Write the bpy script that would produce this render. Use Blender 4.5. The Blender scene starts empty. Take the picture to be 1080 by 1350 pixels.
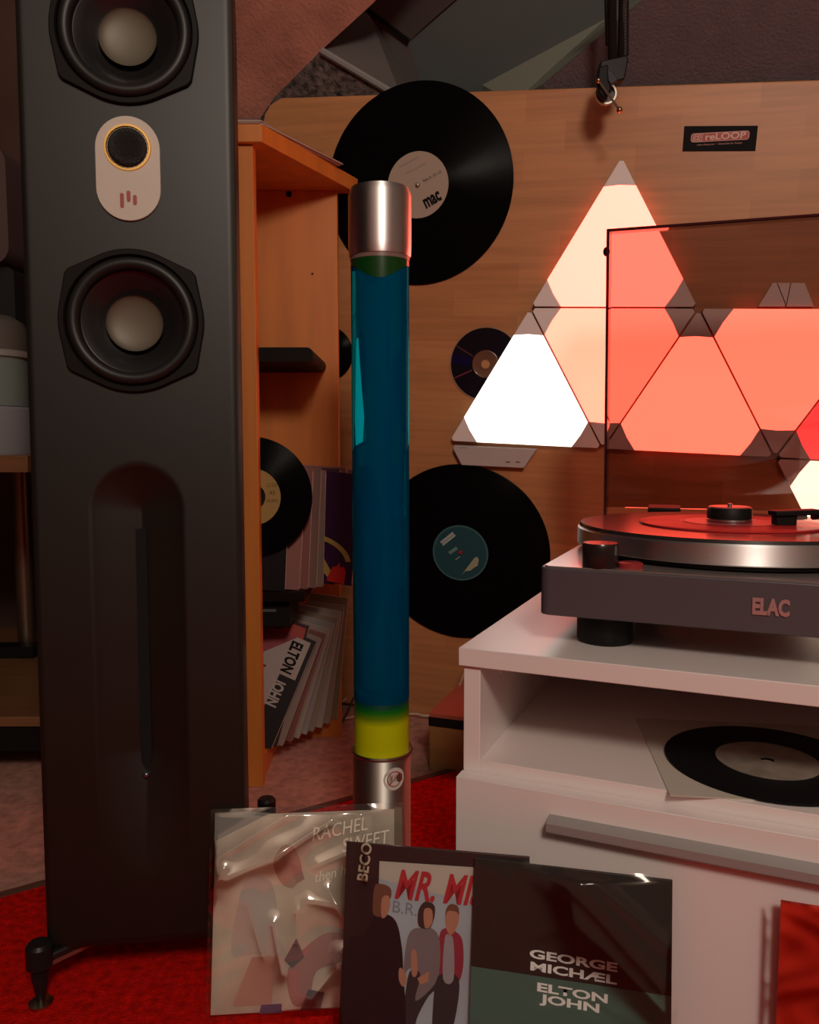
import bpy, math, random
from mathutils import Vector, Matrix
random.seed(7)
sc = bpy.context.scene
COL = sc.collection
# ------------------------------------------------------------------ camera, world, light, exposure
F, PITCH, HC = 1060.0, math.radians(4.85), 0.5
cam_d = bpy.data.cameras.new('camera'); cam = bpy.data.objects.new('camera', cam_d); COL.objects.link(cam)
cam.location = (0, 0, HC); cam.rotation_euler = (math.radians(90) - PITCH, 0, 0)
cam_d.sensor_fit = 'VERTICAL'; cam_d.sensor_height = 36; cam_d.lens = 36 * F / 1350
cam_d.clip_start = 0.02
sc.camera = cam
w = bpy.data.worlds.new('world'); sc.world = w; w.use_nodes = True
w.node_tree.nodes['Background'].inputs[0].default_value = (1.0, 0.86, 0.78, 1)
w.node_tree.nodes['Background'].inputs[1].default_value = 0.05
def lamp_light(name, loc, radius, power, color):
    l = bpy.data.lights.new(name, 'POINT'); l.shadow_soft_size = radius; l.energy = power; l.color = color
    o = bpy.data.objects.new(name, l); COL.objects.link(o); o.location = loc
    return o
lamp_light('ceiling_lamp_light', (0.25, -0.70, 1.38), 0.15, 47, (1.0, 0.86, 0.74))
sc.view_settings.view_transform = 'Standard'; sc.view_settings.look = 'None'
sc.view_settings.exposure = 0.0; sc.view_settings.gamma = 1.0
sc.view_settings.use_curve_mapping = False

# ------------------------------------------------------------------ geometry of the view
SP, CP = math.sin(PITCH), math.cos(PITCH)
CAM = Vector((0, 0, HC))
def ray(px, py):
    u, v = (px - 540) / F, (py - 675) / F
    return Vector((u, CP - v * SP, -SP - v * CP))
def at_y(px, py, Y):
    d = ray(px, py); return CAM + d * (Y / d.y)
def at_z(px, py, z):
    d = ray(px, py); return CAM + d * ((z - HC) / d.z)
def on_plane(px, py, o, n):
    d = ray(px, py); return CAM + d * ((o - CAM).dot(n) / d.dot(n))
def frame(o, x, z):
    x = Vector(x).normalized(); z = Vector(z); z = (z - x * z.dot(x)).normalized(); y = z.cross(x)
    m = Matrix((x, y, z)).transposed().to_4x4(); m.translation = Vector(o); return m
def yawed(o, deg):
    return Matrix.Translation(Vector(o)) @ Matrix.Rotation(math.radians(deg), 4, 'Z')

# ------------------------------------------------------------------ materials
MATS = {}
def mat(name, color, rough=0.5, metal=0.0, trans=0.0, ior=1.45, emit=None, es=0.0, noise=None, bump=None, coat=0.0, spec=0.5, sheen=0.0):
    """noise=(scale, amount, stretch) varies the colour; bump=(scale, strength)"""
    if name in MATS: return MATS[name]
    m = bpy.data.materials.new(name); m.use_nodes = True; MATS[name] = m
    nt = m.node_tree; b = nt.nodes['Principled BSDF']
    b.inputs['Base Color'].default_value = (*color, 1); b.inputs['Roughness'].default_value = rough
    b.inputs['Metallic'].default_value = metal; b.inputs['Transmission Weight'].default_value = trans
    b.inputs['IOR'].default_value = ior; b.inputs['Coat Weight'].default_value = coat
    b.inputs['Specular IOR Level'].default_value = spec
    if sheen: b.inputs['Sheen Weight'].default_value = sheen
    if emit:
        b.inputs['Emission Color'].default_value = (*emit, 1); b.inputs['Emission Strength'].default_value = es
    tc = nt.nodes.new('ShaderNodeTexCoord')
    if noise:
        sc_, am, st = noise
        mp = nt.nodes.new('ShaderNodeMapping'); mp.inputs['Scale'].default_value = st
        nz = nt.nodes.new('ShaderNodeTexNoise'); nz.inputs['Scale'].default_value = sc_; nz.inputs['Detail'].default_value = 5
        nt.links.new(tc.outputs['Object'], mp.inputs[0]); nt.links.new(mp.outputs[0], nz.inputs['Vector'])
        rp = nt.nodes.new('ShaderNodeValToRGB')
        rp.color_ramp.elements[0].position = 0.3; rp.color_ramp.elements[1].position = 0.7
        rp.color_ramp.elements[0].color = (*[c * (1 - am) for c in color], 1)
        rp.color_ramp.elements[1].color = (*[min(1, c * (1 + am)) for c in color], 1)
        nt.links.new(nz.outputs['Fac'], rp.inputs[0]); nt.links.new(rp.outputs[0], b.inputs['Base Color'])
    if bump:
        nz2 = nt.nodes.new('ShaderNodeTexNoise'); nz2.inputs['Scale'].default_value = bump[0]; nz2.inputs['Detail'].default_value = 4
        bp = nt.nodes.new('ShaderNodeBump'); bp.inputs['Strength'].default_value = bump[1]; bp.inputs['Distance'].default_value = 0.004
        nt.links.new(tc.outputs['Object'], nz2.inputs['Vector']); nt.links.new(nz2.outputs['Fac'], bp.inputs['Height'])
        nt.links.new(bp.outputs[0], b.inputs['Normal'])
    return m
def stave_wood(name, c1, c2, sx, sz, rough=0.45):
    """laminated staves printed along local X on the local XZ plane"""
    m = mat(name, c1, rough); nt = m.node_tree; b = nt.nodes['Principled BSDF']
    tc = nt.nodes['Texture Coordinate']
    sp = nt.nodes.new('ShaderNodeSeparateXYZ'); cb = nt.nodes.new('ShaderNodeCombineXYZ')
    nt.links.new(tc.outputs['Object'], sp.inputs[0]); nt.links.new(sp.outputs['X'], cb.inputs['X']); nt.links.new(sp.outputs['Z'], cb.inputs['Y'])
    br = nt.nodes.new('ShaderNodeTexBrick'); br.inputs['Scale'].default_value = 1
    br.inputs['Brick Width'].default_value = sx; br.inputs['Row Height'].default_value = sz
    br.inputs['Mortar Size'].default_value = 0.0; br.offset = 0.37; br.inputs['Bias'].default_value = 0
    br.inputs['Color1'].default_value = (*c1, 1); br.inputs['Color2'].default_value = (*c2, 1); br.inputs['Mortar'].default_value = (*c2, 1)
    nt.links.new(cb.outputs[0], br.inputs['Vector'])
    mp = nt.nodes.new('ShaderNodeMapping'); mp.inputs['Scale'].default_value = (3, 60, 60)
    nt.links.new(tc.outputs['Object'], mp.inputs[0])
    nz = nt.nodes.new('ShaderNodeTexNoise'); nz.inputs['Scale'].default_value = 1.5; nz.inputs['Detail'].default_value = 6
    nt.links.new(mp.outputs[0], nz.inputs['Vector'])
    mx = nt.nodes.new('ShaderNodeMix'); mx.data_type = 'RGBA'; mx.blend_type = 'OVERLAY'; mx.inputs['Factor'].default_value = 0.35
    nt.links.new(br.outputs['Color'], mx.inputs['A']); nt.links.new(nz.outputs['Fac'], mx.inputs['B'])
    nt.links.new(mx.outputs['Result'], b.inputs['Base Color'])
    return m
def brushed(name, color, rough, an=.85):
    m = mat(name, color, rough, 1.0); nt = m.node_tree; b = nt.nodes['Principled BSDF']; b.inputs['Anisotropic'].default_value = an; b.inputs['Anisotropic Rotation'].default_value = .25
    tg = nt.nodes.new('ShaderNodeTangent'); tg.direction_type = 'RADIAL'; tg.axis = 'Z'; nt.links.new(tg.outputs[0], b.inputs['Tangent']); return m
def vinyl(name, color, axis, rough=0.22, scale=260):
    m = mat(name, color, rough, spec=0.06); nt = m.node_tree; b = nt.nodes['Principled BSDF']; tc = nt.nodes['Texture Coordinate']
    wv = nt.nodes.new('ShaderNodeTexWave'); wv.wave_type = 'RINGS'; wv.rings_direction = axis; wv.inputs['Scale'].default_value = scale
    wv.inputs['Distortion'].default_value = 0
    bp = nt.nodes.new('ShaderNodeBump'); bp.inputs['Strength'].default_value = 0.35; bp.inputs['Distance'].default_value = 0.0004
    nt.links.new(tc.outputs['Object'], wv.inputs['Vector']); nt.links.new(wv.outputs['Fac'], bp.inputs['Height']); nt.links.new(bp.outputs[0], b.inputs['Normal'])
    return m
def film(name, fac=0.12, rough=0.08, tint=(1, 1, 1), ior=1.5):
    m = bpy.data.materials.new(name); m.use_nodes = True; nt = m.node_tree; nt.nodes.clear()
    out = nt.nodes.new('ShaderNodeOutputMaterial'); mx = nt.nodes.new('ShaderNodeMixShader')
    tr = nt.nodes.new('ShaderNodeBsdfTransparent'); tr.inputs[0].default_value = (*tint, 1)
    gl = nt.nodes.new('ShaderNodeBsdfGlossy'); gl.inputs['Roughness'].default_value = rough; gl.inputs['Color'].default_value = (1, .96, .9, 1)
    lw = nt.nodes.new('ShaderNodeFresnel'); lw.inputs['IOR'].default_value = ior
    ad = nt.nodes.new('ShaderNodeMath'); ad.operation = 'ADD'; ad.inputs[1].default_value = fac; ad.use_clamp = True
    nt.links.new(lw.outputs[0], ad.inputs[0]); nt.links.new(ad.outputs[0], mx.inputs[0])
    nt.links.new(tr.outputs[0], mx.inputs[1]); nt.links.new(gl.outputs[0], mx.inputs[2]); nt.links.new(mx.outputs[0], out.inputs[0])
    MATS[name] = m; return m

# ------------------------------------------------------------------ mesh builder
class MB:
    def __init__(s): s.v = []; s.f = []
    def add(s, vs, fs, T=None):
        n = len(s.v); s.v += [(T @ Vector(p)) if T else Vector(p) for p in vs]; s.f += [[i + n for i in f] for f in fs]; return s
    def box(s, x0, x1, y0, y1, z0, z1, T=None):
        vs = [(x0, y0, z0), (x1, y0, z0), (x1, y1, z0), (x0, y1, z0), (x0, y0, z1), (x1, y0, z1), (x1, y1, z1), (x0, y1, z1)]
        return s.add(vs, [(3, 2, 1, 0), (4, 5, 6, 7), (0, 1, 5, 4), (1, 2, 6, 5), (2, 3, 7, 6), (3, 0, 4, 7)], T)
    def rbox(s, x0, x1, y0, y1, z0, z1, r, axis='z', seg=5, T=None):
        """box with edges rounded around one axis"""
        A = {'z': (0, 1, 2), 'y': (0, 2, 1), 'x': (1, 2, 0)}[axis]
        lo, hi = (x0, y0, z0), (x1, y1, z1)
        a0, a1, b0, b1 = lo[A[0]], hi[A[0]], lo[A[1]], hi[A[1]]
        pts = []
        for cx, cy, st in ((a1 - r, b1 - r, 0), (a0 + r, b1 - r, 90), (a0 + r, b0 + r, 180), (a1 - r, b0 + r, 270)):
            for k in range(seg + 1):
                t = math.radians(st + 90 * k / seg); pts.append((cx + r * math.cos(t), cy + r * math.sin(t)))
        def P(p, c):
            q = [0, 0, 0]; q[A[0]] = p[0]; q[A[1]] = p[1]; q[A[2]] = c; return tuple(q)
        return s.prism_pts([P(p, lo[A[2]]) for p in pts], [P(p, hi[A[2]]) for p in pts], T)
    def prism_pts(s, a, b, T=None):
        n = len(a)
        fs = [list(range(n))[::-1], list(range(n, 2 * n))] + [(i, (i + 1) % n, n + (i + 1) % n, n + i) for i in range(n)]
        return s.add(list(a) + list(b), fs, T)
    def plate(s, pts, y0, y1, T=None):
        """outline in XZ, thickness along Y"""
        return s.prism_pts([(p[0], y1, p[1]) for p in pts], [(p[0], y0, p[1]) for p in pts], T)
    def slab(s, pts, z0, z1, T=None):
        return s.prism_pts([(p[0], p[1], z0) for p in pts], [(p[0], p[1], z1) for p in pts], T)
    def lathe(s, prof, seg=48, T=None, cap=True, axis='z', closed=False):
        vs, fs = [], []; n = len(prof)
        for k in range(seg):
            a = 2 * math.pi * k / seg; c, d = math.cos(a), math.sin(a)
            for r, h in prof: vs.append((r * c, r * d, h) if axis == 'z' else (r * c, h, -r * d))
        for k in range(seg):
            k2 = (k + 1) % seg
            for j in range(n - 1 if not closed else n):
                j2 = (j + 1) % n
                fs.append((k * n + j, k2 * n + j, k2 * n + j2, k * n + j2))
        if cap and not closed:
            if prof[0][0] > 1e-6: fs.append([k * n for k in range(seg)][::-1])
            if prof[-1][0] > 1e-6: fs.append([k * n + n - 1 for k in range(seg)])
        return s.add(vs, fs, T)
    def tube(s, pts, r, seg=8, T=None):
        pts = [Vector(p) for p in pts]; rs = r if isinstance(r, (list, tuple)) else [r] * len(pts)
        vs, fs = [], []; n = None
        for i, p in enumerate(pts):
            t = (pts[min(i + 1, len(pts) - 1)] - pts[max(i - 1, 0)]).normalized()
            if n is None: n = t.orthogonal().normalized()
            n = (n - t * n.dot(t)).normalized(); b = t.cross(n)
            for k in range(seg):
                a = 2 * math.pi * k / seg; vs.append(p + (n * math.cos(a) + b * math.sin(a)) * rs[i])
        for i in range(len(pts) - 1):
            for k in range(seg):
                k2 = (k + 1) % seg; fs.append((i * seg + k, i * seg + k2, (i + 1) * seg + k2, (i + 1) * seg + k))
        fs.append(list(range(seg))[::-1]); fs.append([(len(pts) - 1) * seg + k for k in range(seg)])
        return s.add(vs, fs, T)
    def ball(s, c, r, seg=16, rings=10, sc=(1, 1, 1)):
        prof = [(max(1e-7, r * math.sin(math.pi * k / rings)), -r * math.cos(math.pi * k / rings)) for k in range(rings + 1)]
        return s.lathe(prof, seg, Matrix.Translation(Vector(c)) @ Matrix.Diagonal((*sc, 1)), cap=False)
    def grid(s, nx, ny, fn):
        vs = [fn(i / nx, j / ny) for j in range(ny + 1) for i in range(nx + 1)]
        fs = [(j * (nx + 1) + i, j * (nx + 1) + i + 1, (j + 1) * (nx + 1) + i + 1, (j + 1) * (nx + 1) + i) for j in range(ny) for i in range(nx)]
        return s.add(vs, fs)
    def build(s, name, m, parent=None, bevel=0, smooth=35, seg=2):
        me = bpy.data.meshes.new(name); me.from_pydata([tuple(p) for p in s.v], [], s.f); me.validate(); me.update()
        if smooth:
            me.polygons.foreach_set('use_smooth', [True] * len(me.polygons)); me.set_sharp_from_angle(angle=math.radians(smooth))
        me.materials.append(m)
        o = bpy.data.objects.new(name, me); COL.objects.link(o)
        if parent: o.parent = parent
        if bevel:
            b = o.modifiers.new('bevel', 'BEVEL'); b.width = bevel; b.segments = seg; b.limit_method = 'ANGLE'; b.angle_limit = math.radians(40)
        return o
def B(*a, **k): return MB().box(*a, **k)
def tag(o, label=None, cat=None, group=None, kind=None):
    if label: o['label'] = label
    if cat: o['category'] = cat
    if group: o['group'] = group
    if kind: o['kind'] = kind
    return o
def thing(name, label, cat, M, group=None):
    o = bpy.data.objects.new(name, None); COL.objects.link(o); o.matrix_world = M; o.empty_display_size = 0.02
    return tag(o, label, cat, group)
def text(name, body, size, m, parent, x, z, y=-0.001, rot=0, sx=1.0, shear=0, align='CENTER', bold=0.0, T=None, space=1.0):
    """flat lettering on the local XZ plane of the parent (or through the matrix T)"""
    c = bpy.data.curves.new('t', 'FONT'); c.body = body; c.size = size; c.align_x = align; c.align_y = 'CENTER'
    c.shear = shear; c.extrude = 0.0; c.offset = bold; c.space_character = space; c.resolution_u = 3
    t = bpy.data.objects.new('t', c); COL.objects.link(t)
    bpy.context.view_layer.update()
    me = bpy.data.meshes.new_from_object(t.evaluated_get(bpy.context.evaluated_depsgraph_get()))
    bpy.data.objects.remove(t); bpy.data.curves.remove(c)
    ca, sa = math.cos(math.radians(rot)), math.sin(math.radians(rot))
    for v in me.vertices:
        a, b = v.co.x * sx, v.co.y
        p = Vector((x + a * ca - b * sa, y, z + a * sa + b * ca))
        v.co = T @ p if T else p
    me.materials.clear(); me.materials.append(m); me.name = name
    o = bpy.data.objects.new(name, me); COL.objects.link(o); o.parent = parent
    return o
def circ(cx, cz, r, n=40, rz=None, a0=0, a1=360):
    full = abs(a1 - a0) >= 360
    return [(cx + r * math.cos(math.radians(a0 + (a1 - a0) * k / (n if full else n - 1))), cz + (rz or r) * math.sin(math.radians(a0 + (a1 - a0) * k / (n if full else n - 1)))) for k in range(n)]

# ------------------------------------------------------------------ shared materials
plaster = mat('pink_plaster', (0.50, 0.20, 0.14), 0.9, noise=(14, .25, (1, 1, 1)), bump=(160, 0.45))
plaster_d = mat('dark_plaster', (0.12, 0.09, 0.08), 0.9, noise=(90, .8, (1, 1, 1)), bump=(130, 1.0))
roof_m = mat('roof_paint', (0.12, 0.085, 0.09), 0.9, noise=(30, .08, (1, 1, 1)), bump=(240, .5))
board_m = stave_wood('beech_laminate', (0.54, 0.235, 0.095), (0.45, 0.185, 0.070), 0.17, 0.042)
shelf_m = mat('beech_veneer', (0.60, 0.185, 0.028), 0.5, noise=(5, .12, (8, 8, .6)))
black_v = vinyl('black_vinyl', (0.003, 0.0025, 0.0025), 'Y')
black_vz = vinyl('black_vinyl_flat', (0.008, 0.008, 0.009), 'Z')
matte_black = mat('matte_black', (0.008, 0.007, 0.007), 0.5, spec=.2)
satin_black = mat('satin_black', (0.010, 0.009, 0.009), 0.38, spec=.3)
white_lam = mat('white_laminate', (0.80, 0.71, 0.68), 0.36, coat=.7, spec=.7)
white_lam.node_tree.nodes['Principled BSDF'].inputs['Coat Roughness'].default_value = 0.34
grey_plastic = mat('grey_panel_plastic', (0.86, 0.74, 0.70), 0.55)
alu = mat('brushed_aluminium', (0.62, 0.60, 0.58), 0.3, 1.0)
dark_metal = mat('gunmetal', (0.16, 0.15, 0.16), 0.42, 0.7)
cream = mat('cream_paper', (0.42, 0.32, 0.25), 0.7)
ink = mat('black_ink', (0.008, 0.007, 0.007), 0.7, spec=.15)
white_ink = mat('white_ink', (0.78, 0.77, 0.74), 0.6)

# ================================================================== THE ROOM
def struct(name, mb, m, parent=None, **k):
    o = mb.build(name, m, parent, **k)
    if not parent: o['kind'] = 'structure'
    return o
carpet = mat('light_carpet', (0.50, 0.24, 0.18), 0.95, noise=(70, .25, (1, 1, 1)), bump=(500, .8))
struct('floor', B(-2.4, 2.4, -2.0, 2.4, -0.06, -0.006), carpet)
struct('wall_back', B(-2.4, 2.4, 1.95, 2.05, -0.06, 2.6), mat('brown_wall', (0.10, 0.05, 0.035), 0.9, noise=(3, .3, (1, 1, 1))))
struct('wall_front', B(-2.4, 2.4, -1.9, -1.8, -0.06, 2.6), mat('umber_wall', (0.10, 0.07, 0.055), 0.9))
struct('ceiling_rear', MB().prism_pts([(-2.4, -1.85, 1.15), (2.4, -1.85, 1.15), (2.4, -.75, 2.55), (-2.4, -.75, 2.55)], [(-2.4, -1.9, 1.19), (2.4, -1.9, 1.19), (2.4, -.8, 2.59), (-2.4, -.8, 2.59)]), mat('white_ceiling', (0.75, 0.70, 0.62), 0.9))
struct('wall_right', B(2.3, 2.4, -2.0, 1.95, -0.06, 2.6), mat('cream_wall', (0.30, 0.24, 0.20), 0.9))
struct('wall_left', B(-2.4, -2.3, -2.0, 1.95, -0.06, 2.6), mat('maroon_wall', (0.055, 0.02, 0.017), 0.9, noise=(3, .3, (1, 1, 1))))

# board plane frame: x along the board, y away from the room, z up the board
BX, BU = Vector((0.9577, -0.2836, -0.0498)), Vector((0.0155, -0.1218, 0.9924))
BO = Vector((0.0709, 1.3972, 0.5055))
MBD = frame(BO, BX, BU); BN = MBD.to_3x3() @ Vector((0, 1, 0)); MBI = MBD.inverted()
def bl(px, py, off=0.0):
    p = MBI @ on_plane(px, py, BO - BN * off, BN); return (p.x, p.z)

# sloping ceiling: a plane that starts behind the board's top edge and rises towards the room
RA, RB = on_plane(600, 122, BO + BN * .03, BN), on_plane(1080, 106, BO + BN * .03, BN)
rx = (RB - RA).normalized(); rh = Vector((rx.y, -rx.x, 0)).normalized()
if rh.y > 0: rh = -rh
ru = (rh * 0.62 + Vector((0, 0, 0.785))).normalized()
RN = rx.cross(ru).normalized()
if RN.y < 0: RN = -RN                     # outward, away from the room
def rf(px, py, off=0.0): return on_plane(px, py, RA + RN * off, RN)
def facet(name, m, pts, offs=None, thick=0.02, parent=None, kind=True, **k):
    offs = offs or [0] * len(pts)
    a = [rf(p[0], p[1], q) for p, q in zip(pts, offs)]
    mb = MB().prism_pts([p + RN * thick for p in a], a)
    o = mb.build(name, m, parent, smooth=0, **k)
    if kind and not parent: o['kind'] = 'structure'
    return o
facet('ceiling', roof_m, [(720, 160), (716, 112), (852, -4), (1010, -140), (1500, -140), (1500, 160)])
facet('wall_plaster', plaster, [(250, -120), (590, -120), (492, 4), (424, 66), (362, 128), (330, 175), (250, 190)])
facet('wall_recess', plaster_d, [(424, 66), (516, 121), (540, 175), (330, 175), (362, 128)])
RD = 0.11
win = tag(bpy.data.objects.new('window_1', None), kind='structure'); COL.objects.link(win)
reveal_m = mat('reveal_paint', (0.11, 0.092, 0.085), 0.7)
facet('window_reveal', reveal_m, [(424, 66), (484, 12), (538, 56), (570, 150), (530, 130)], [0, RD, RD, RD, 0], 0.01, win)
facet('window_pane', mat('blind_grey', (0.10, 0.115, 0.108), 0.6), [(538, 56), (660, -60), (1000, -160), (800, 24), (636, 112), (640, 160), (572, 160)], [RD] * 7, 0.01, win)
facet('window_frame', mat('frame_brown', (0.075, 0.06, 0.055), 0.5), [(484, 12), (500, -60), (680, -70), (538, 54)], [RD - .005] * 4, 0.02, win)
facet('window_gasket', matte_black, [(482, 9), (540, 52), (538, 57), (480, 14)], [RD - .008] * 4, 0.004, win)
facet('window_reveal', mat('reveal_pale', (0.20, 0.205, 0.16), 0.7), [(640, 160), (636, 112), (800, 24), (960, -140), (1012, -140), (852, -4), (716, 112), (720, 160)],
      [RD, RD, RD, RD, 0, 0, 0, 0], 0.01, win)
p0, p1 = rf(424, 67, -.002), rf(520, 124, -.002)
MB().tube([p0.lerp(p1, k / 6) for k in range(7)], .006, 8).build('reveal_bead', mat('bead_white', (0.25, 0.24, 0.23), .8), win)

# red rug under the loudspeaker and the cabinet
rug_m = mat('red_rug', (0.66, 0.006, 0.002), 0.95, spec=.1, noise=(120, .35, (1, 1, 1)), bump=(700, .9))
e0, e1 = at_z(57, 1168, 0), at_z(552, 1030, 0)
ed = (e1 - e0).normalized(); en = Vector((ed.y, -ed.x, 0))
q0, q1 = e0 - ed * 1.2, e0 + ed * 0.78
rug = thing('rug', 'red pile rug under the black loudspeaker and white cabinet', 'rug', Matrix.Identity(4))
MB().slab([(p.x, p.y) for p in (q1, q0, q0 + en * 3.0, q1 + en * 3.0)], -0.006, 0.0).build('pile', rug_m, rug)
MB().prism_pts([q0 - ed * 0 + Vector((0, 0, -.006)), q1 + Vector((0, 0, -.006)), q1 - en * .012 + Vector((0, 0, -.006)), q0 - en * .012 + Vector((0, 0, -.006))],
               [q0 + Vector((0, 0, .001)), q1 + Vector((0, 0, .001)), q1 - en * .012 + Vector((0, 0, .001)), q0 - en * .012 + Vector((0, 0, .001))]).build('border', mat('rug_border', (.11, .035, .02), .9), rug)

# ================================================================== WOODEN BOARD
tl = [bl(345, 168), bl(349, 150), bl(356, 138), bl(370, 129)]
tr = bl(1080, 105); tr = (tr[0] + .45, tr[1] + (tr[1] - tl[3][1]) / (tr[0] - tl[3][0]) * .45)
zb = bl(545, 941)[1]
wb = tag(MB().plate([(tl[0][0], zb - .0), (tr[0], zb - .0), tr, tl[3], tl[2], tl[1], tl[0]], 0, 0.022).build('wooden_board', board_m, None, bevel=.002),
         'large beech-look board with staves, standing as the back wall behind everything', 'board')
wb.matrix_world = MBD

# ------------------------------------------------------------------ records on the board
def wall_record(px, py, r, label, mlabel, rl, group=None, off=0.0, rings=True):
    x, z = bl(px, py, .004 + off)
    t = thing('vinyl_record', label, 'record', MBD @ Matrix.Translation((x, -.002 - off, z)), group)
    MB().lathe([(.0036, .001), (rl, .001), (rl, .0004), (r * .985, .0004), (r, .0), (r, -.0012), (r * .985, -.0016), (rl, -.0016), (rl, -.0020), (.0036, -.0020)], 96, axis='y', cap=False, closed=True).build('disc', black_v, t)
    lb = MB().lathe([(.0037, -.0021), (rl, -.0021), (rl, -.0026), (.0037, -.0026)], 48, axis='y', cap=False, closed=True).build('label', mlabel, t)
    return t, lb
S31 = .159
t, lb = wall_record(551, 244, .158, 'large black record with cream label, high behind the lamp cap', cream, .052)
text('lettering', 'mac', .030, ink, lb, .024, -.022, -.0029, 28, .62, bold=.0012)
text('lettering', 'Side A  33 1/3', .0065, ink, lb, .024, .012, -.0029, 24, .9)
text('lettering', 'stereo recording', .005, mat('grey_ink', (.28, .23, .2), .7), lb, -.004, .026, -.0029, 24, 1.0)
text('lettering', 'made in germany', .005, MATS['grey_ink'], lb, -.016, .036, -.0029, 24, 1.0)
MB().ball((0, -.003, 0), .0042).build('spindle_nail', mat('nail', (.5, .42, .34), .35, .8), t)
teal = mat('teal_label', (0.012, 0.07, 0.085), 0.55)
t, lb = wall_record(607, 729, .158, 'black record with teal label, low between lamp and turntable', teal, .0505)
MB().lathe([(.0475, -.0027), (.0500, -.0027), (.0500, -.0029), (.0475, -.0029)], 48, axis='y', cap=False, closed=True).build('label_ring', mat('teal_light', (.05, .15, .15), .6), lb)
def bar(x0, z0, x1, z1, wd, m, par, name, y=-.003):
    d = Vector((x1 - x0, 0, z1 - z0)); n = Vector((-d.z, 0, d.x)).normalized() * wd / 2
    return MB().plate([(x0 - n.x, z0 - n.z), (x1 - n.x, z1 - n.z), (x1 + n.x, z1 + n.z), (x0 + n.x, z0 + n.z)], y - .0004, y).build(name, m, par, smooth=0)
pale = mat('pale_print', (.40, .45, .42), .7)
bar(-.034, .014, -.012, .034, .009, pale, lb, 'title_strip')
for k in range(7): bar(-.0335 + k * .0033, .0150 + k * .003, -.0325 + k * .0033, .0140 + k * .003, .0018, ink, lb, 'barcode_line', -.0035)
bar(-.020, -.002, -.006, .009, .006, mat('mint_print', (.14, .26, .24), .7), lb, 'print_block')
bar(-.008, -.013, .000, -.006, .0012, pale, lb, 'print_block')
bar(-.002, -.0005, .003, .004, .005, mat('red_print', (.35, .02, .02), .7), lb, 'print_block')
MB().plate([(.010, -.032), (.004, -.040), (.010, -.030), (.018, -.018), (.026, -.006), (.031, -.004), (.034, -.009), (.032, -.020), (.026, -.024), (.020, -.030)], -.0034, -.003).build('emblem', mat('cream_print', (.36, .36, .26), .7), lb, smooth=0)
t, lb = wall_record(432, 466, .047, 'small black record peeking out behind the wooden bookcase', matte_black, .016)
# compact disc
x, z = bl(640, 480, .003)
cd = thing('compact_disc', 'dark iridescent compact disc with clear hub on the board', 'disc', MBD @ Matrix.Translation((x, -.0005, z)))
cdm = mat('disc_mirror', (.03, .02, .03), .16, .6)
MB().lathe([(.023, 0), (.0595, 0), (.0595, -.0012), (.023, -.0012)], 64, axis='y', cap=False, closed=True).build('mirror_ring', cdm, cd)
MB().lathe([(.0595, 0), (.0612, 0), (.0612, -.0012), (.0595, -.0012)], 64, axis='y', cap=False, closed=True).build('clear_edge', mat('clear_edge', (.35, .2, .14), .3), cd)
MB().lathe([(.0075, 0), (.0228, 0), (.0228, -.001), (.0215, -.0014), (.0205, -.001), (.0075, -.001)], 48, axis='y', cap=False, closed=True).build('hub', mat('clear_hub', (.16, .07, .04), .25, coat=.5), cd)
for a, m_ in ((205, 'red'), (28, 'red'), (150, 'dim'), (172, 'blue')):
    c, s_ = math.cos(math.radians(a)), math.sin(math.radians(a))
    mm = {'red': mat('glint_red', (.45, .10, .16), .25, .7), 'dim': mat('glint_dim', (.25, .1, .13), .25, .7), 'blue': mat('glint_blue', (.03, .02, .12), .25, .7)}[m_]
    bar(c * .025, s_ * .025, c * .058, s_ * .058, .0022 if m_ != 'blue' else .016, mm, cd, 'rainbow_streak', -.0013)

# ------------------------------------------------------------------ triangle light panels
SD, HH = 0.258, 0.258 * math.sqrt(3) / 2
PT = 0.012
def panel(pts, emit, label, cells=None):
    P = [Vector((p[0] * SD, p[1] * HH)) for p in pts]; c = (P[0] + P[1] + P[2]) / 3
    t = thing('triangle_light_panel', label, 'light panel', MBD @ Matrix.Translation((c.x, -.003, c.y)), 'triangle light panels on the board')
    Q = [(p - c) * 0.982 for p in P]
    cut = 0.185
    m = mat('panel_light_%d' % len([k for k in MATS if k.startswith('panel_light')]), (.7, .65, .62), .5, emit=emit, es=1.0)
    hexa = []
    for i in range(3):
        a, b, d = Q[i], Q[(i + 1) % 3], Q[(i + 2) % 3]
        u, v = (b - a).normalized(), (d - a).normalized(); L = SD * cut
        s0, s1 = a + v * L, a + u * L
        mid = (s0 + s1) / 2 + (c * 0 - a).normalized() * (-.0016)
        hexa += [s0, mid, s1]
        tip = .006
        cm = MB().plate([(q.x, q.y) for q in (a + v * tip, a + u * tip, s1, mid, s0)], -PT, -PT + .0035).build('corner_cap', grey_plastic, t, bevel=.0006, smooth=0)
    MB().plate([(q.x, q.y) for q in hexa], -PT + .0003, -PT + .0013).build('diffuser', m, t, smooth=0)
    e = [(q * 1.006) for q in Q]
    # thin back tray
    MB().plate([(q.x * .975, q.y * .975) for q in Q], -PT + .0014, .0025).build('back_tray', mat('tray_edge', (.10, .06, .05), .5), t, smooth=0)
    return t
panel([(0, 0), (1, 0), (.5, 1)], (2.0, 1.9, 1.75), 'pure white glowing triangle panel beside the compact disc')
panel([(.5, 1), (1, 0), (1.5, 1)], (7.0, .50, .30), 'salmon glowing triangle panel, pointing down beside the white one')
panel([(.5, 1), (1.5, 1), (1, 2)], (7.0, .56, .38), 'topmost glowing peach triangle panel, pointing up above the cluster')
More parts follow.
